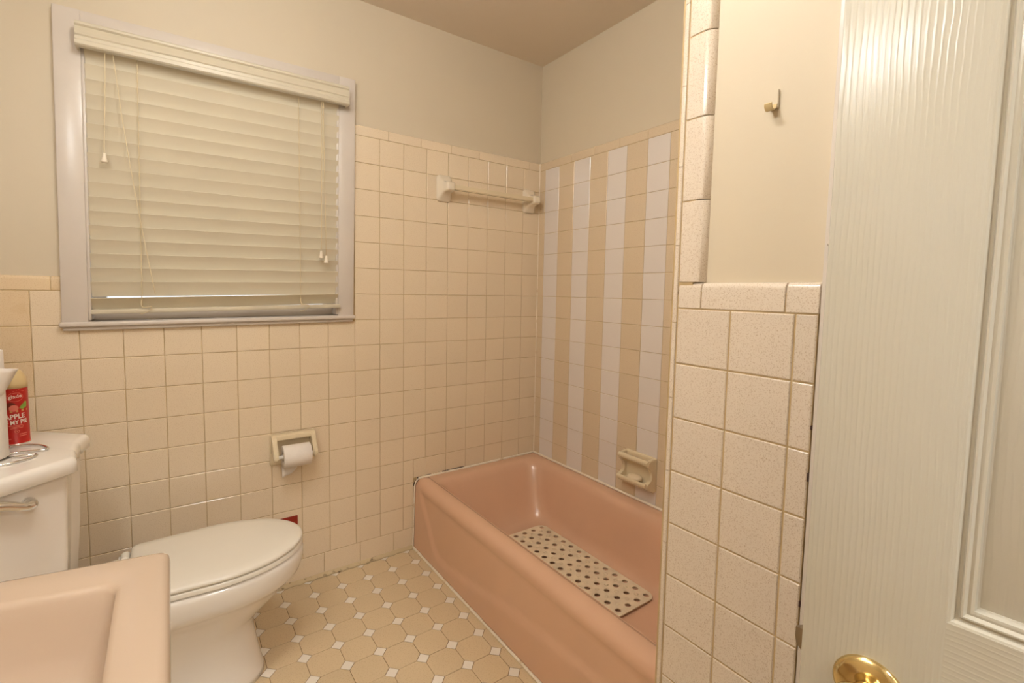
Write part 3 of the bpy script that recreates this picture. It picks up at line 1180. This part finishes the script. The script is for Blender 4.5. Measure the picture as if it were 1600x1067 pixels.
def lidshape(d, z, grow=0.0):
    """closed lid outline: straight sides at the hinge, elliptical front"""
    cx, a, b = -1.53, 0.247 + grow, 0.178 + grow
    pts = []
    n = 36
    for k in range(n + 1):
        t = -PI / 2 + PI * k / n
        pts.append((cx + (a - d) * math.cos(t), YT + (b - d) * math.sin(t)))
    xb = -1.735 - grow
    hb = 0.166 + grow
    r = 0.018
    for k in range(5):
        t = PI / 2 * k / 4
        pts.append((xb + d + r - r * math.sin(t), YT + (hb - d - r) + r * math.cos(t)))
    for k in range(5):
        t = PI / 2 * k / 4
        pts.append((xb + d + r - r * math.cos(t), YT - (hb - d - r) - r * math.sin(t)))
    return [Vector((p[0], p[1], z)) + KO for p in pts]


sb = bmesh.new()
loft(sb, [lidshape(0.004, 0.3865), lidshape(0.0, 0.389), lidshape(0.0, 0.399), lidshape(0.003, 0.4025)])
so = from_bm('seat', sb, toilet, M['seat'], angle=50)
lb = bmesh.new()
loft(lb, [lidshape(0.003, 0.4045), lidshape(0.0, 0.4065), lidshape(0.0, 0.4125), lidshape(0.003, 0.4165), lidshape(0.010, 0.4195), lidshape(0.035, 0.4215), lidshape(0.10, 0.4225)])
from_bm('lid', lb, toilet, M['seat'], smooth=True)
for s in (-1, 1):
    hb = bmesh.new()
    lathe(hb, [(0.006, -0.022), (0.012, -0.018), (0.0125, 0.018), (0.006, 0.022)], axis='y', n=16, origin=tuple(Vector((-1.748, YT + s * 0.12, 0.400)) + KO))
    bx(hb, *[c for c in (0.14 - 0.304, 0.14 - 0.282, s * 0.12 - 0.016, s * 0.12 + 0.016, 0.384, 0.402)])
    from_bm('hinge', hb, toilet, M['seat'], angle=40)


def tank_outline(front, back, fw, bw, side, z, rec=0.012, r=0.022, n=7):
    """plan: recessed front between two rounded shoulders, slanting ends"""
    P = [(back, YT - bw), (side, YT - bw * 0.985), (front, YT - fw), (front - rec, YT - fw * 0.30), (front - rec, YT + fw * 0.30), (front, YT + fw), (side, YT + bw * 0.985), (back, YT + bw)]
    pts = rpoly(P, [0.01, 0.05, r, 0.08, 0.08, r, 0.05, 0.01], n)
    return [Vector((p[0], p[1], z)) + KO for p in pts]


kb = bmesh.new()
loft(kb, [tank_outline(-1.855, -2.045, 0.090, 0.180, -1.94, 0.392), tank_outline(-1.848, -2.047, 0.097, 0.192, -1.94, 0.405), tank_outline(-1.839, -2.047, 0.105, 0.210, -1.945, 0.55),
          tank_outline(-1.834, -2.047, 0.108, 0.218, -1.95, 0.70), tank_outline(-1.832, -2.047, 0.110, 0.220, -1.95, 0.757)])
tank = from_bm('tank', kb, toilet, M['porc'], angle=60)
lb = bmesh.new()
loft(lb, [tank_outline(-1.818, -2.049, 0.116, 0.234, -1.945, 0.752), tank_outline(-1.812, -2.049, 0.119, 0.238, -1.943, 0.756), tank_outline(-1.8125, -2.049, 0.119, 0.238, -1.943, 0.778),
          tank_outline(-1.8150, -2.049, 0.117, 0.236, -1.945, 0.785), tank_outline(-1.8200, -2.047, 0.114, 0.231, -1.947, 0.7892), tank_outline(-1.828, -2.043, 0.109, 0.224, -1.950, 0.7905)])
from_bm('tank_lid', lb, toilet, M['porc'], smooth=True)
# flush lever on the slanting end
lv = bmesh.new()
n_ = Vector((0.62, -0.78, 0)).normalized()
td = Vector((-0.78, -0.62, 0)).normalized()
pv = Vector((-1.893, -0.553, 0.716))
tube_pts(lv, [pv - n_ * 0.012 + KO, pv + n_ * 0.010 + KO], 0.012, 14)
tube_pts(lv, smooth_path([pv + n_ * 0.006 + KO, pv + n_ * 0.019 + td * 0.004 + KO, pv + n_ * 0.022 + td * 0.02 + Vector((0, 0, 0.002)) + KO, pv + n_ * 0.020 + td * 0.05 + Vector((0, 0, 0.016)) + KO, pv + n_ * 0.018 + td * 0.085 + Vector((0, 0, 0.026)) + KO], 5),
         [0.009 + 0.0035 * abs(math.cos(q / 20 * PI)) for q in range(21)], 12)
from_bm('flush_lever', lv, tank, M['chrome'], smooth=True)['label'] = 'chrome flush lever'
for s in (-1, 1):
    cb = bmesh.new()
    lathe(cb, [(0.015, 0.0), (0.015, 0.006), (0.011, 0.015), (0.004, 0.019), (0.0005, 0.0195)], n=16, origin=tuple(Vector((-1.66, YT + s * 0.125, 0.0)) + KO))
    from_bm('bolt_cap', cb, toilet, M['porc'], smooth=True)

# ------------------------------------------------------------------ sink
sink = thing('bathroom_sink', 'peach wall-hung sink with a flat rim in the near left corner', 'sink', (-1.84, -1.37, 0.62))
SO = Vector((1.84, 1.37, -0.62))
ZS = 0.800


def quad(d, z, r, dz=0.0, skewb=0.0):
    A = [(-1.6295 - d, -1.640 + d * 1.0), (-1.6295 - d, -1.1365 - d), (-2.050, -1.070 - d), (-2.050, -1.690 + d)]
    pts = rpoly(A, [r, r, 0.004, 0.004], 6)
    return [Vector((p[0], p[1], z)) + SO for p in pts]


def basin(d, z, r):
    e = d * 0.25 if d > 0 else d
    A = [(-1.686 - e, -1.575 + d), (-1.689 - e, -1.205 - d), (-1.955 + d, -1.152 - d), (-1.955 + d, -1.625 + d)]
    pts = rpoly(A, [r] * 4, 6)
    return [Vector((p[0], p[1], z)) + SO for p in pts]


kb = bmesh.new()
loft(kb, [quad(0.12, 0.64, 0.05), quad(0.06, 0.66, 0.04), quad(0.018, 0.70, 0.022), quad(0.004, 0.745, 0.016), quad(0.0, 0.785, 0.015), quad(0.0015, 0.794, 0.014), quad(0.006, 0.7990, 0.013), quad(0.012, 0.8002, 0.013),
          basin(-0.006, 0.8000, 0.024), basin(0.000, 0.7980, 0.024), basin(0.005, 0.7915, 0.024), basin(0.012, 0.775, 0.028), basin(0.03, 0.735, 0.04), basin(0.045, 0.71, 0.05), basin(0.075, 0.698, 0.06), basin(0.12, 0.694, 0.05)])
from_bm('basin', kb, sink, M['peach'], smooth=True)
db = bmesh.new()
lathe(db, [(0.021, 0.0), (0.021, 0.0025), (0.015, 0.003), (0.013, 0.0005), (0.001, 0.0005)], n=24, origin=tuple(Vector((-1.83, -1.40, 0.695)) + SO))
from_bm('drain', db, sink, M['chrome'], smooth=True)

# ------------------------------------------------------------------ towel bar
tbar = thing('towel_bar', 'pale ceramic towel bar with square posts high on the back wall tiles', 'towel bar', (-0.322, 0, 1.677))
BO = Vector((0.322, 0, -1.677))


def post(cx):
    b = bmesh.new()
    R = []
    for y, w, h in ((0.0, 0.074, 0.118), (-0.007, 0.074, 0.118), (-0.010, 0.071, 0.114), (-0.018, 0.060, 0.088), (-0.028, 0.051, 0.064), (-0.040, 0.045, 0.050), (-0.054, 0.043, 0.044), (-0.068, 0.042, 0.042), (-0.076, 0.037, 0.036), (-0.079, 0.028, 0.028)):
        R.append([Vector((p[0] + cx, y, p[1] + 1.677)) + BO for p in rrect(-w / 2, w / 2, -h / 2, h / 2, min(w, h) * 0.20, 4)])
    loft(b, R)
    return from_bm('bar_post', b, tbar, M['ceramic2'], angle=45)


post(-0.568); post(-0.074)
b = bmesh.new()
bx(b, -0.550 + 0.322, -0.092 + 0.322, -0.068, -0.046, -0.011, 0.011)
bmesh.ops.bevel(b, geom=list(b.edges), offset=0.003, segments=2, affect='EDGES')
from_bm('bar', b, tbar, M['ceramic'], angle=40)

# ------------------------------------------------------------------ toilet paper holder
tph = thing('paper_holder', 'cream ceramic toilet paper holder set on the back wall tiles', 'paper holder', (-1.236, 0, 0.575))
HO = Vector((1.236, 0, -0.575))
b = bmesh.new()
R = []
for y, dx in ((0.0, 0.0), (-0.006, 0.0), (-0.009, 0.003), (-0.0105, 0.008)):
    R.append([Vector((p[0], y, p[1])) + HO for p in rrect(-1.318 + dx, -1.150 - dx, 0.512 + dx, 0.637 - dx, 0.010, 4)])
loft(b, R)
from_bm('back_plate', b, tph, M['ceramic'], angle=50)
b = bmesh.new()


def armring(x, w):
    # side view (y, z) of an arm: starts at the plate, sweeps forward and down
    side = [(0.0, 0.636), (-0.020, 0.637), (-0.036, 0.634), (-0.047, 0.622), (-0.056, 0.602), (-0.066, 0.584), (-0.078, 0.572), (-0.083, 0.560), (-0.080, 0.549), (-0.070, 0.545), (-0.058, 0.550), (-0.046, 0.562), (-0.034, 0.574), (-0.018, 0.575), (-0.005, 0.560), (0.0, 0.550)]
    return [Vector((x, y, z)) + HO for y, z in side]


for cx in (-1.305, -1.163):
    a = bmesh.new()
    loft(a, [armring(cx - 0.0085, 0), armring(cx + 0.0085, 0)])
    bmesh.ops.bevel(a, geom=list(a.edges), offset=0.003, segments=2, affect='EDGES')
    from_bm('arm', a, tph, M['ceramic'], angle=45)
a = bmesh.new()
loft(a, [[Vector((x, y, z)) + HO for y, z in ((-0.002, 0.637), (-0.022, 0.637), (-0.034, 0.634), (-0.038, 0.626), (-0.036, 0.617), (-0.030, 0.614), (-0.016, 0.620), (-0.002, 0.622))] for x in (-1.306, -1.162)])
from_bm('top_ridge', a, tph, M['ceramic'], angle=40)
a = bmesh.new()
tube_pts(a, [Vector((-1.298, -0.067, 0.560)) + HO, Vector((-1.170, -0.067, 0.560)) + HO], 0.0075, 14)
from_bm('roller', a, tph, M['porc'], angle=50)
# roll of toilet paper
roll = thing('toilet_paper_roll', 'small white toilet paper roll hanging in the ceramic holder', 'toilet paper', (-1.232, -0.067, 0.560))
a = bmesh.new()
RR = 0.0425
lathe(a, [(0.020, -0.049), (RR - 0.002, -0.050), (RR, -0.048), (RR, 0.048), (RR - 0.002, 0.050), (0.020, 0.049), (0.0195, 0.049), (0.0195, -0.049)], axis='x', n=40, cap=False)
from_bm('roll', a, roll, M['paper'], angle=50)
# loose tail hanging behind/below on the left
a = bmesh.new()
rows = []
for q in range(9):
    t = q / 8
    z = -0.005 - 0.083 * t
    y = RR * 0.99 * math.cos(t * 0.9) + 0.001 - 0.010 * t
    x1 = 0.046 - 0.068 * t - 0.012 * math.sin(t * 6)
    row = []
    for p in range(7):
        s = p / 6
        x = -0.049 + (x1 + 0.049) * s
        row.append(Vector((x, y - 0.006 * math.sin(s * 3.0 + t * 3) * t, z + 0.010 * s * t)))
    rows.append(row)
loft(a, rows, False, False, closed=False)
to = from_bm('loose_tail', a, roll, M['paper'], smooth=True)
sl = to.modifiers.new('thickness', 'SOLIDIFY'); sl.thickness = 0.0008

# ------------------------------------------------------------------ soap dish
sd = thing('soap_dish', 'cream ceramic soap dish with a grab bar on the striped tub wall', 'soap dish', (0, -0.735, 0.46))
DO = Vector((0, 0.735, -0.46))
SY0, SY1 = -0.812, -0.648
SZ0, SZ1 = 0.388, 0.536
a = bmesh.new()
R = []
for x, d in ((0.0, 0.0), (-0.008, 0.0), (-0.011, 0.003), (-0.012, 0.010)):
    R.append([Vector((x, p[0], p[1])) + DO for p in rrect(SY0 + d, SY1 - d, SZ0 + d, SZ1 - d, 0.012, 4)])
loft(a, R)
from_bm('back_plate', a, sd, M['ceramic'], angle=50)
# side cheeks
for y in (SY0 + 0.009, SY1 - 0.009):
    a = bmesh.new()
    side = [(0.0, 0.534), (-0.040, 0.530), (-0.052, 0.522), (-0.052, 0.506), (-0.040, 0.496), (-0.026, 0.482), (-0.022, 0.462), (-0.026, 0.445), (-0.044, 0.437), (-0.056, 0.430), (-0.056, 0.416), (-0.040, 0.404), (-0.018, 0.395), (0.0, 0.390)]
    loft(a, [[Vector((x, yy, z)) + DO for x, z in side] for yy in (y - 0.008, y + 0.008)])
    bmesh.ops.bevel(a, geom=list(a.edges), offset=0.0025, segments=2, affect='EDGES')
    from_bm('cheek', a, sd, M['ceramic'], angle=45)
a = bmesh.new()
tube_pts(a, [Vector((-0.047, SY0 + 0.004, 0.519)) + DO, Vector((-0.047, SY1 - 0.004, 0.519)) + DO], 0.0115, 14)
from_bm('grab_bar', a, sd, M['ceramic'], angle=50)
# tray with raised lip
a = bmesh.new()
prof = [(0.0, 0.392), (-0.025, 0.398), (-0.048, 0.408), (-0.062, 0.420), (-0.0645, 0.431), (-0.060, 0.437), (-0.054, 0.434), (-0.047, 0.424), (-0.030, 0.420), (-0.008, 0.422), (0.0, 0.430)]
loft(a, [[Vector((x, yy, z)) + DO for x, z in prof] for yy in (SY0 + 0.006, (SY0 + SY1) / 2, SY1 - 0.006)])
from_bm('tray', a, sd, M['ceramic'], angle=60)
so_ = bmesh.new()
R = []
for z, d in ((0.0, 0.008), (0.004, 0.001), (0.010, 0.0), (0.016, 0.004), (0.019, 0.012)):
    R.append([((0.020 - d) * math.cos(2 * PI * q / 24), (0.033 - d) * math.sin(2 * PI * q / 24), z) for q in range(24)])
loft(so_, R)
soap = from_bm('soap_bar', so_, None, M['soap'], (-0.033, -0.728, 0.4275), smooth=True)
soap.rotation_euler = (0, math.radians(-14), math.radians(12))
tag(soap, 'worn oval bar of cream soap lying in the soap dish', 'soap')

# ------------------------------------------------------------------ red plate behind the toilet
rp = box('wall_plate', -1.320, -1.219, -0.0045, -0.0004, 0.225, 0.2885, M['red'], None, 0.001)
tag(rp, 'small dark red rectangular plate on the wall tile behind the toilet lid', 'plate')

# ------------------------------------------------------------------ things on the tank
can = thing('air_freshener_can', 'red spray can with APPLE label standing on the toilet tank', 'spray can', (-1.958, -0.285, 0.7905))
CR_ = 0.0275
a = bmesh.new()
lathe(a, [(CR_ - 0.001, 0.0), (CR_ + 0.0006, 0.001), (CR_ + 0.0006, 0.004), (CR_, 0.005), (CR_, 0.150)], n=40)
CAN_BODY = from_bm('can_body', a, can, M['canred'], angle=40)
a = bmesh.new()
lathe(a, [(CR_ + 0.0004, 0.1475), (CR_ + 0.0004, 0.160), (CR_ - 0.002, 0.172), (CR_ - 0.006, 0.183), (CR_ - 0.012, 0.192), (CR_ - 0.019, 0.197), (0.002, 0.1985)], n=40)
from_bm('can_cap', a, can, M['cancream'], smooth=True)
a = bmesh.new()
lathe(a, [(CR_ + 0.0008, 0.0), (CR_ + 0.0012, 0.002), (CR_ + 0.0008, 0.004)], n=40)
from_bm('can_rim', a, can, M['chrome'], smooth=True)
VIEW = math.atan2(-2.026 + 0.285, -1.619 + 1.958)      # direction the label faces


def wrap_print(bm, name, mat, lift):
    """flat artwork (x across, y up) wrapped on the can"""
    bmesh.ops.triangulate(bm, faces=bm.faces)
    for _ in range(2):
        le = [e for e in bm.edges if e.calc_length() > 0.006]
        if le:
            bmesh.ops.subdivide_edges(bm, edges=le, cuts=1)
            bmesh.ops.triangulate(bm, faces=[f for f in bm.faces if len(f.verts) > 3])
    for v in bm.verts:
        ang = VIEW + LSHIFT + v.co.x / CR_
        rr = CR_ + lift
        v.co = Vector((rr * math.cos(ang), rr * math.sin(ang), v.co.y))
    me = bpy.data.meshes.new(name)
    bm.to_mesh(me); bm.free()
    return link(name, me, CAN_BODY, mat)


LSHIFT = 0.12


def words(name, txt, size, x, z, mat, rot=0.0, bold=0.0, lift=0.0004, sx=1.0):
    cu = bpy.data.curves.new(name, 'FONT')
    cu.body = txt; cu.size = size; cu.align_x = 'CENTER'; cu.offset = bold
    cu.resolution_u = 2
    ob = bpy.data.objects.new(name + '_tmp', cu)
    COL.objects.link(ob)
    dg = bpy.context.evaluated_depsgraph_get()
    me = bpy.data.meshes.new_from_object(ob.evaluated_get(dg))
    bpy.data.objects.remove(ob)
    bm = bmesh.new(); bm.from_mesh(me)
    c, s = math.cos(rot), math.sin(rot)
    for v in bm.verts:
        px, py_ = v.co.x * sx, v.co.y
        v.co = Vector((x + px * c - py_ * s, z + px * s + py_ * c, 0))
    return wrap_print(bm, name, mat, lift)


def shape(name, pts, mat, lift=0.0003):
    bm = bmesh.new()
    bm.faces.new([bm.verts.new((p[0], p[1], 0)) for p in pts])
    return wrap_print(bm, name, mat, lift)


def ell(cx, cy, rx, ry, n=24):
    return [(cx + rx * math.cos(2 * PI * q / n), cy + ry * math.sin(2 * PI * q / n)) for q in range(n)]


shape('label_oval', ell(0.0, 0.1255, 0.0155, 0.0115), M['canpink'], 0.0002)
shape('label_oval', ell(0.0, 0.1255, 0.0145, 0.0105), M['canred'], 0.0003)
words('label_logo', 'glade', 0.0125, 0.0, 0.1235, M['canwhite'], rot=0.10, bold=0.0001)
shape('label_line', [(-0.004, 0.1185), (0.004, 0.1188), (0.004, 0.1198), (-0.004, 0.1195)], M['canpink'])
shape('label_apple', ell(-0.010, 0.103, 0.0105, 0.0100), M['canbrown'], 0.0002)
shape('label_apple', ell(-0.004, 0.097, 0.0090, 0.0085), M['canpink'], 0.00025)
shape('label_leaf', [(0.006, 0.096), (0.010, 0.103), (0.020, 0.113), (0.0235, 0.110), (0.0225, 0.098), (0.014, 0.093)], M['cangreen'], 0.0003)
shape('label_cinnamon', [(-0.020, 0.0905), (0.024, 0.0925), (0.024, 0.0875), (-0.020, 0.0855)], M['cangold'], 0.0003)
words('label_words', 'APPLE', 0.0175, -0.002, 0.0695, M['canwhite'], rot=0.05, bold=0.0004, sx=0.82)
words('label_words', 'OF MY PIE', 0.0145, -0.004, 0.0555, M['canwhite'], rot=0.05, bold=0.0004, sx=0.78)
for z, w in ((0.0505, 0.030), (0.0470, 0.026), (0.0440, 0.024)):
    shape('label_line', [(-w / 2, z), (w / 2, z + 0.001), (w / 2, z + 0.0025), (-w / 2, z + 0.0015)], M['canpink'])
shape('label_seal', ell(0.0, 0.0365, 0.0048, 0.0042), M['canpink'], 0.0002)
shape('label_seal', ell(0.0, 0.0365, 0.0036, 0.0031), M['canred'], 0.0003)
shape('label_seal', ell(0.0, 0.0365, 0.0014, 0.0014), M['canpink'], 0.0004)
for z, x0, x1 in ((0.0275, 0.004, 0.021), (0.0225, 0.004, 0.020), (0.016, -0.020, -0.011)):
    shape('label_line', [(x0, z), (x1, z + 0.0008), (x1, z + 0.003), (x0, z + 0.0022)], M['canpink'])
random.seed(3)
for q in range(14):
    x, z = random.uniform(-0.018, 0.022), random.uniform(0.134, 0.146)
    shape('label_sparkle', ell(x, z, 0.0007, 0.0007, 6), M['canpink'], 0.0002)

# paper towel roll on its chrome wire stand
holder = thing('paper_towel_stand', 'chrome scrolled wire paper towel stand on the toilet tank', 'paper towel stand', (-1.995, -0.43, 0.7905))
WO = Vector((1.995, 0.43, -0.7905))
W = [(-1.962, -0.330), (-1.945, -0.3305), (-1.925, -0.335), (-1.901, -0.352), (-1.885, -0.379), (-1.881, -0.397), (-1.889, -0.404), (-1.915, -0.399), (-1.938, -0.397), (-1.950, -0.406), (-1.948, -0.424), (-1.932, -0.436), (-1.908, -0.438), (-1.896, -0.437), (-1.894, -0.449), (-1.908, -0.472), (-1.929, -0.488), (-1.946, -0.491), (-1.975, -0.495), (-2.010, -0.480)]
a = bmesh.new()
tube_pts(a, smooth_path([Vector((x, y, 0.7938)) + WO for x, y in W], 5), 0.0026, 10)
from_bm('scroll_foot', a, holder, M['chrome'], smooth=True)
a = bmesh.new()
tube_pts(a, [(0, 0, 0.004), (0, 0, 0.295)], 0.004, 12)
lathe(a, [(0.003, 0.290), (0.009, 0.298), (0.010, 0.305), (0.006, 0.312), (0.0005, 0.314)], n=16)
from_bm('post', a, holder, M['chrome'], smooth=True)
a = bmesh.new()
tube_pts(a, smooth_path([Vector((-2.010, -0.480, 0.7938)) + WO, Vector((-2.02, -0.45, 0.7938)) + WO, Vector((-1.995, -0.43, 0.7938)) + WO, Vector((-1.96, -0.38, 0.7938)) + WO, Vector((-1.962, -0.330, 0.7938)) + WO], 5), 0.0026, 10)
from_bm('base_wire', a, holder, M['chrome'], smooth=True)
PR = 0.052
prl = thing('paper_towel_roll', 'white paper towel roll with a loose corner on the chrome stand', 'paper towels', (-1.995, -0.43, 0.7975))
a = bmesh.new()
lathe(a, [(0.020, 0.0), (PR - 0.001, 0.0), (PR, 0.002), (PR, 0.250), (PR - 0.001, 0.252), (0.020, 0.252), (0.0195, 0.252), (0.0195, 0.0)], n=56, cap=False)
from_bm('roll', a, prl, M['paper'], angle=50)
a = bmesh.new()
rows = []
for q in range(11):
    t = q / 10
    rows.append([])
    for p in range(7):
        s = p / 6
        ang = -2.2 + 1.95 * t
        z = 0.236 - s * (0.11 - 0.05 * t) - 0.026 * t
        rr = PR + 0.0015 + 0.030 * max(0, t - 0.60) / 0.40 * (1 - s)
        rows[-1].append(Vector((rr * math.cos(ang), rr * math.sin(ang), z + (1 - s) * 0.0)))
loft(a, rows, False, False, closed=False)
fo = from_bm('loose_sheet', a, prl, M['paper'], smooth=True)
sl = fo.modifiers.new('thickness', 'SOLIDIFY'); sl.thickness = 0.0008

# ------------------------------------------------------------------ hook on the wall
hk = thing('wall_hook', 'small painted adhesive hook on the wall beside the door', 'hook', (XP + 0.0135, -1.604, 1.532))
a = bmesh.new()
bx(a, -0.004, 0.0, -0.0075, 0.0075, -0.012, 0.018)
bmesh.ops.bevel(a, geom=list(a.edges), offset=0.001, segments=2, affect='EDGES')
from_bm('hook_plate', a, hk, M['paint'], angle=40)
a = bmesh.new()
rows = []
for x, z in ((-0.003, -0.004), (-0.005, -0.010), (-0.010, -0.0155), (-0.016, -0.0155), (-0.020, -0.011), (-0.021, -0.006)):
    rows.append([Vector((x, -0.006, z)), Vector((x, 0.006, z)), Vector((x - 0.002, 0.006, z - 0.002)), Vector((x - 0.002, -0.006, z - 0.002))])
loft(a, rows)
from_bm('hook_lip', a, hk, M['cancream'], angle=40)
dp = bmesh.new()
lathe(dp, [(0.0005, -0.002), (0.0022, -0.001), (0.0026, 0.001), (0.0016, 0.004), (0.0004, 0.006)], n=10, origin=(XP - 0.0040, -1.7055, 1.289))
from_bm('paint_drip', dp, trim, M['white'], smooth=True)

# ------------------------------------------------------------------ door
door = bpy.data.objects.new('door_1', None)
COL.objects.link(door)
struct(door)
A6 = math.radians(6)
door.location = (-1.018, -1.7895, 0.012)
door.rotation_euler = (0, 0, A6 - PI / 2)
DW, DH, DT = 0.71, 2.02, 0.035
Z0 = 0.012
# local: x from latch to hinge, y away from the room side, z up
stw = 0.1225
rails = [(0.0, 0.20), (0.7555, 0.882), (1.56, 1.66), (1.90, DH)]      # bottom, lock, frieze, top
mid = (0.305, 0.405)


def dbox(name, x0, x1, z0, z1, mat, bevel=0.0015):
    return box(name, x0, x1, 0.0, DT, z0, z1, mat, door, bevel)


dbox('stile', 0.0, stw, 0.0, DH, M['door_v'], 0.0009)
dbox('stile', DW - stw, DW, 0.0, DH, M['door_v'], 0.0009)
for z0, z1 in rails:
    bm = bmesh.new()
    bx(bm, stw - 0.001, DW - stw + 0.001, 0.0001, DT, z0, z1)
    from_bm('rail', bm, door, M['door_h'])
for (za, zb) in zip(rails[:-1], rails[1:]):
    bm = bmesh.new()
    bx(bm, mid[0], mid[1], 0.0003, DT, za[1], zb[0])
    from_bm('mullion', bm, door, M['door_v'])


def panel(x0, x1, z0, z1):
    """moulded panel: ogee, bead, flat, wide bevel up to the raised field"""
    bm = bmesh.new()
    prof = [(-0.0005, 0.0003), (0.002, 0.0012), (0.0050, 0.0055), (0.0072, 0.0062), (0.0086, 0.0030), (0.0102, 0.0030), (0.0125, 0.0068), (0.0150, 0.0062), (0.0175, 0.0066), (0.0190, 0.0120), (0.0205, 0.0130), (0.060, 0.0030), (0.064, 0.0022)]
    rings = []
    for d, y in prof:
        rings.append([(x0 + d, y, z0 + d), (x1 - d, y, z0 + d), (x1 - d, y, z1 - d), (x0 + d, y, z1 - d)])
    back = [[(x0, DT - 0.002, z0), (x1, DT - 0.002, z0), (x1, DT - 0.002, z1), (x0, DT - 0.002, z1)]]
    loft(bm, back + rings)
    return from_bm('panel', bm, door, M['door_v'], angle=20)


for (za, zb) in zip(rails[:-1], rails[1:]):
    panel(stw, mid[0], za[1], zb[0])
    panel(mid[1], DW - stw, za[1], zb[0])
# knob and rose
KX, KZ = 0.0665, 0.788 - Z0
for sgn, y0 in ((-1, 0.0), (1, DT)):
    kb = bmesh.new()
    pr = [(0.0335, 0.0), (0.0338, 0.002), (0.0325, 0.0045), (0.027, 0.0075), (0.021, 0.0090), (0.0175, 0.0105)]
    lathe(kb, [(r, sgn * h) for r, h in pr], axis='y', n=48, origin=(KX, y0, KZ))
    rose = from_bm('rose', kb, door, M['brass'], angle=50)
    kb = bmesh.new()
    pr = [(0.0130, 0.009), (0.0115, 0.013), (0.0110, 0.022), (0.0125, 0.026), (0.0190, 0.031), (0.0245, 0.038), (0.0262, 0.046), (0.0250, 0.054), (0.0205, 0.060), (0.0120, 0.0635), (0.002, 0.0645)]
    lathe(kb, [(r, sgn * h) for r, h in pr], axis='y', n=40, origin=(KX, y0, KZ))
    from_bm('knob', kb, rose, M['brass'], smooth=True)
lb = bmesh.new()
pts = [(-0.0005, 0.009), (-0.0095, 0.009), (-0.0095, 0.0115), (-0.0030, 0.0205), (-0.0005, 0.0205)]
loft(lb, [[(x * k2, y, z + KZ) for x, y in pts] for z, k2 in ((-0.003, 0.25), (0.004, 0.85), (0.012, 1.0), (0.024, 1.0))])
from_bm('latch_bolt', lb, door, M['steel'])
box('latch_plate', -0.0012, 0.0004, 0.005, 0.030, KZ - 0.018, KZ + 0.040, M['brass'], door)

# ------------------------------------------------------------------ lamps
van = thing('vanity_light', 'three-globe vanity light on the left wall above the sink', 'lamp', (XL - 0.006, -1.47, 2.06))
a = bmesh.new()
bx(a, 0.0, 0.03, -0.33, 0.33, -0.055, 0.055)
bmesh.ops.bevel(a, geom=list(a.edges), offset=0.006, segments=2, affect='EDGES')
from_bm('back_plate', a, van, M['chrome'], angle=40)
for y in (-0.24, 0.0, 0.24):
    a = bmesh.new()
    lathe(a, [(0.028, 0.028), (0.028, 0.05), (0.02, 0.055)], axis='x', n=20, origin=(0, y, 0))
    from_bm('socket', a, van, M['chrome'], angle=40)
    a = bmesh.new()
    bmesh.ops.create_uvsphere(a, u_segments=20, v_segments=12, radius=0.045)
    for v in a.verts:
        v.co += Vector((0.095, y, 0))
    from_bm('globe', a, van, M['globe'], smooth=True)

cl_ = thing('ceiling_fill_light', 'unseen opal fill globe added near the middle of the ceiling', 'lamp', (-1.42, -1.22, ZC))  # added fill light, unseen; lifts the upper walls and evens the room
a = bmesh.new()
lathe(a, [(0.07, 0.0), (0.07, -0.012), (0.05, -0.022), (0.045, -0.022)], n=32)
from_bm('fill_fitting', a, cl_, M['brass'], angle=40)
a = bmesh.new()
bmesh.ops.create_uvsphere(a, u_segments=28, v_segments=16, radius=0.09)
for v in a.verts:
    v.co += Vector((0, 0, -0.105))
from_bm('globe', a, cl_, M['fill_globe'], smooth=True)

# hallway outside the open doorway
hall = bmesh.new()
HY = YF - 0.12
for b_ in ((XL - 0.6, 0.4, HY - 1.2, HY - 1.1, -0.05, 2.5), (XL - 0.7, XL - 0.6, HY - 1.2, HY, -0.05, 2.5), (0.4, 0.5, HY - 1.2, HY, -0.05, 2.5), (XL - 0.7, 0.5, HY - 1.2, HY, 2.45, 2.55)):
    bx(hall, *b_)
hw = struct(from_bm('wall_hall', hall, None, M['hallpaint']))
hf = struct(box('floor_hall', XL - 0.7, 0.5, HY - 1.2, HY, -0.12, 0.0, M['halldark']))


def area(name, loc, rot, sx, sy, power, col):
    li = bpy.data.lights.new(name, 'AREA')
    li.shape = 'RECTANGLE'; li.size = sx; li.size_y = sy
    li.energy = power; li.color = col
    o = bpy.data.objects.new(name, li)
    COL.objects.link(o)
    o.location = loc; o.rotation_euler = rot
    return o


area('hall_fill_lamp', (-1.2, HY - 0.6, 2.42), (0, 0, 0), 0.4, 0.4, HALL_FILL_W, FILL_COL)  # added lamp, unseen; sends fill in through the doorway
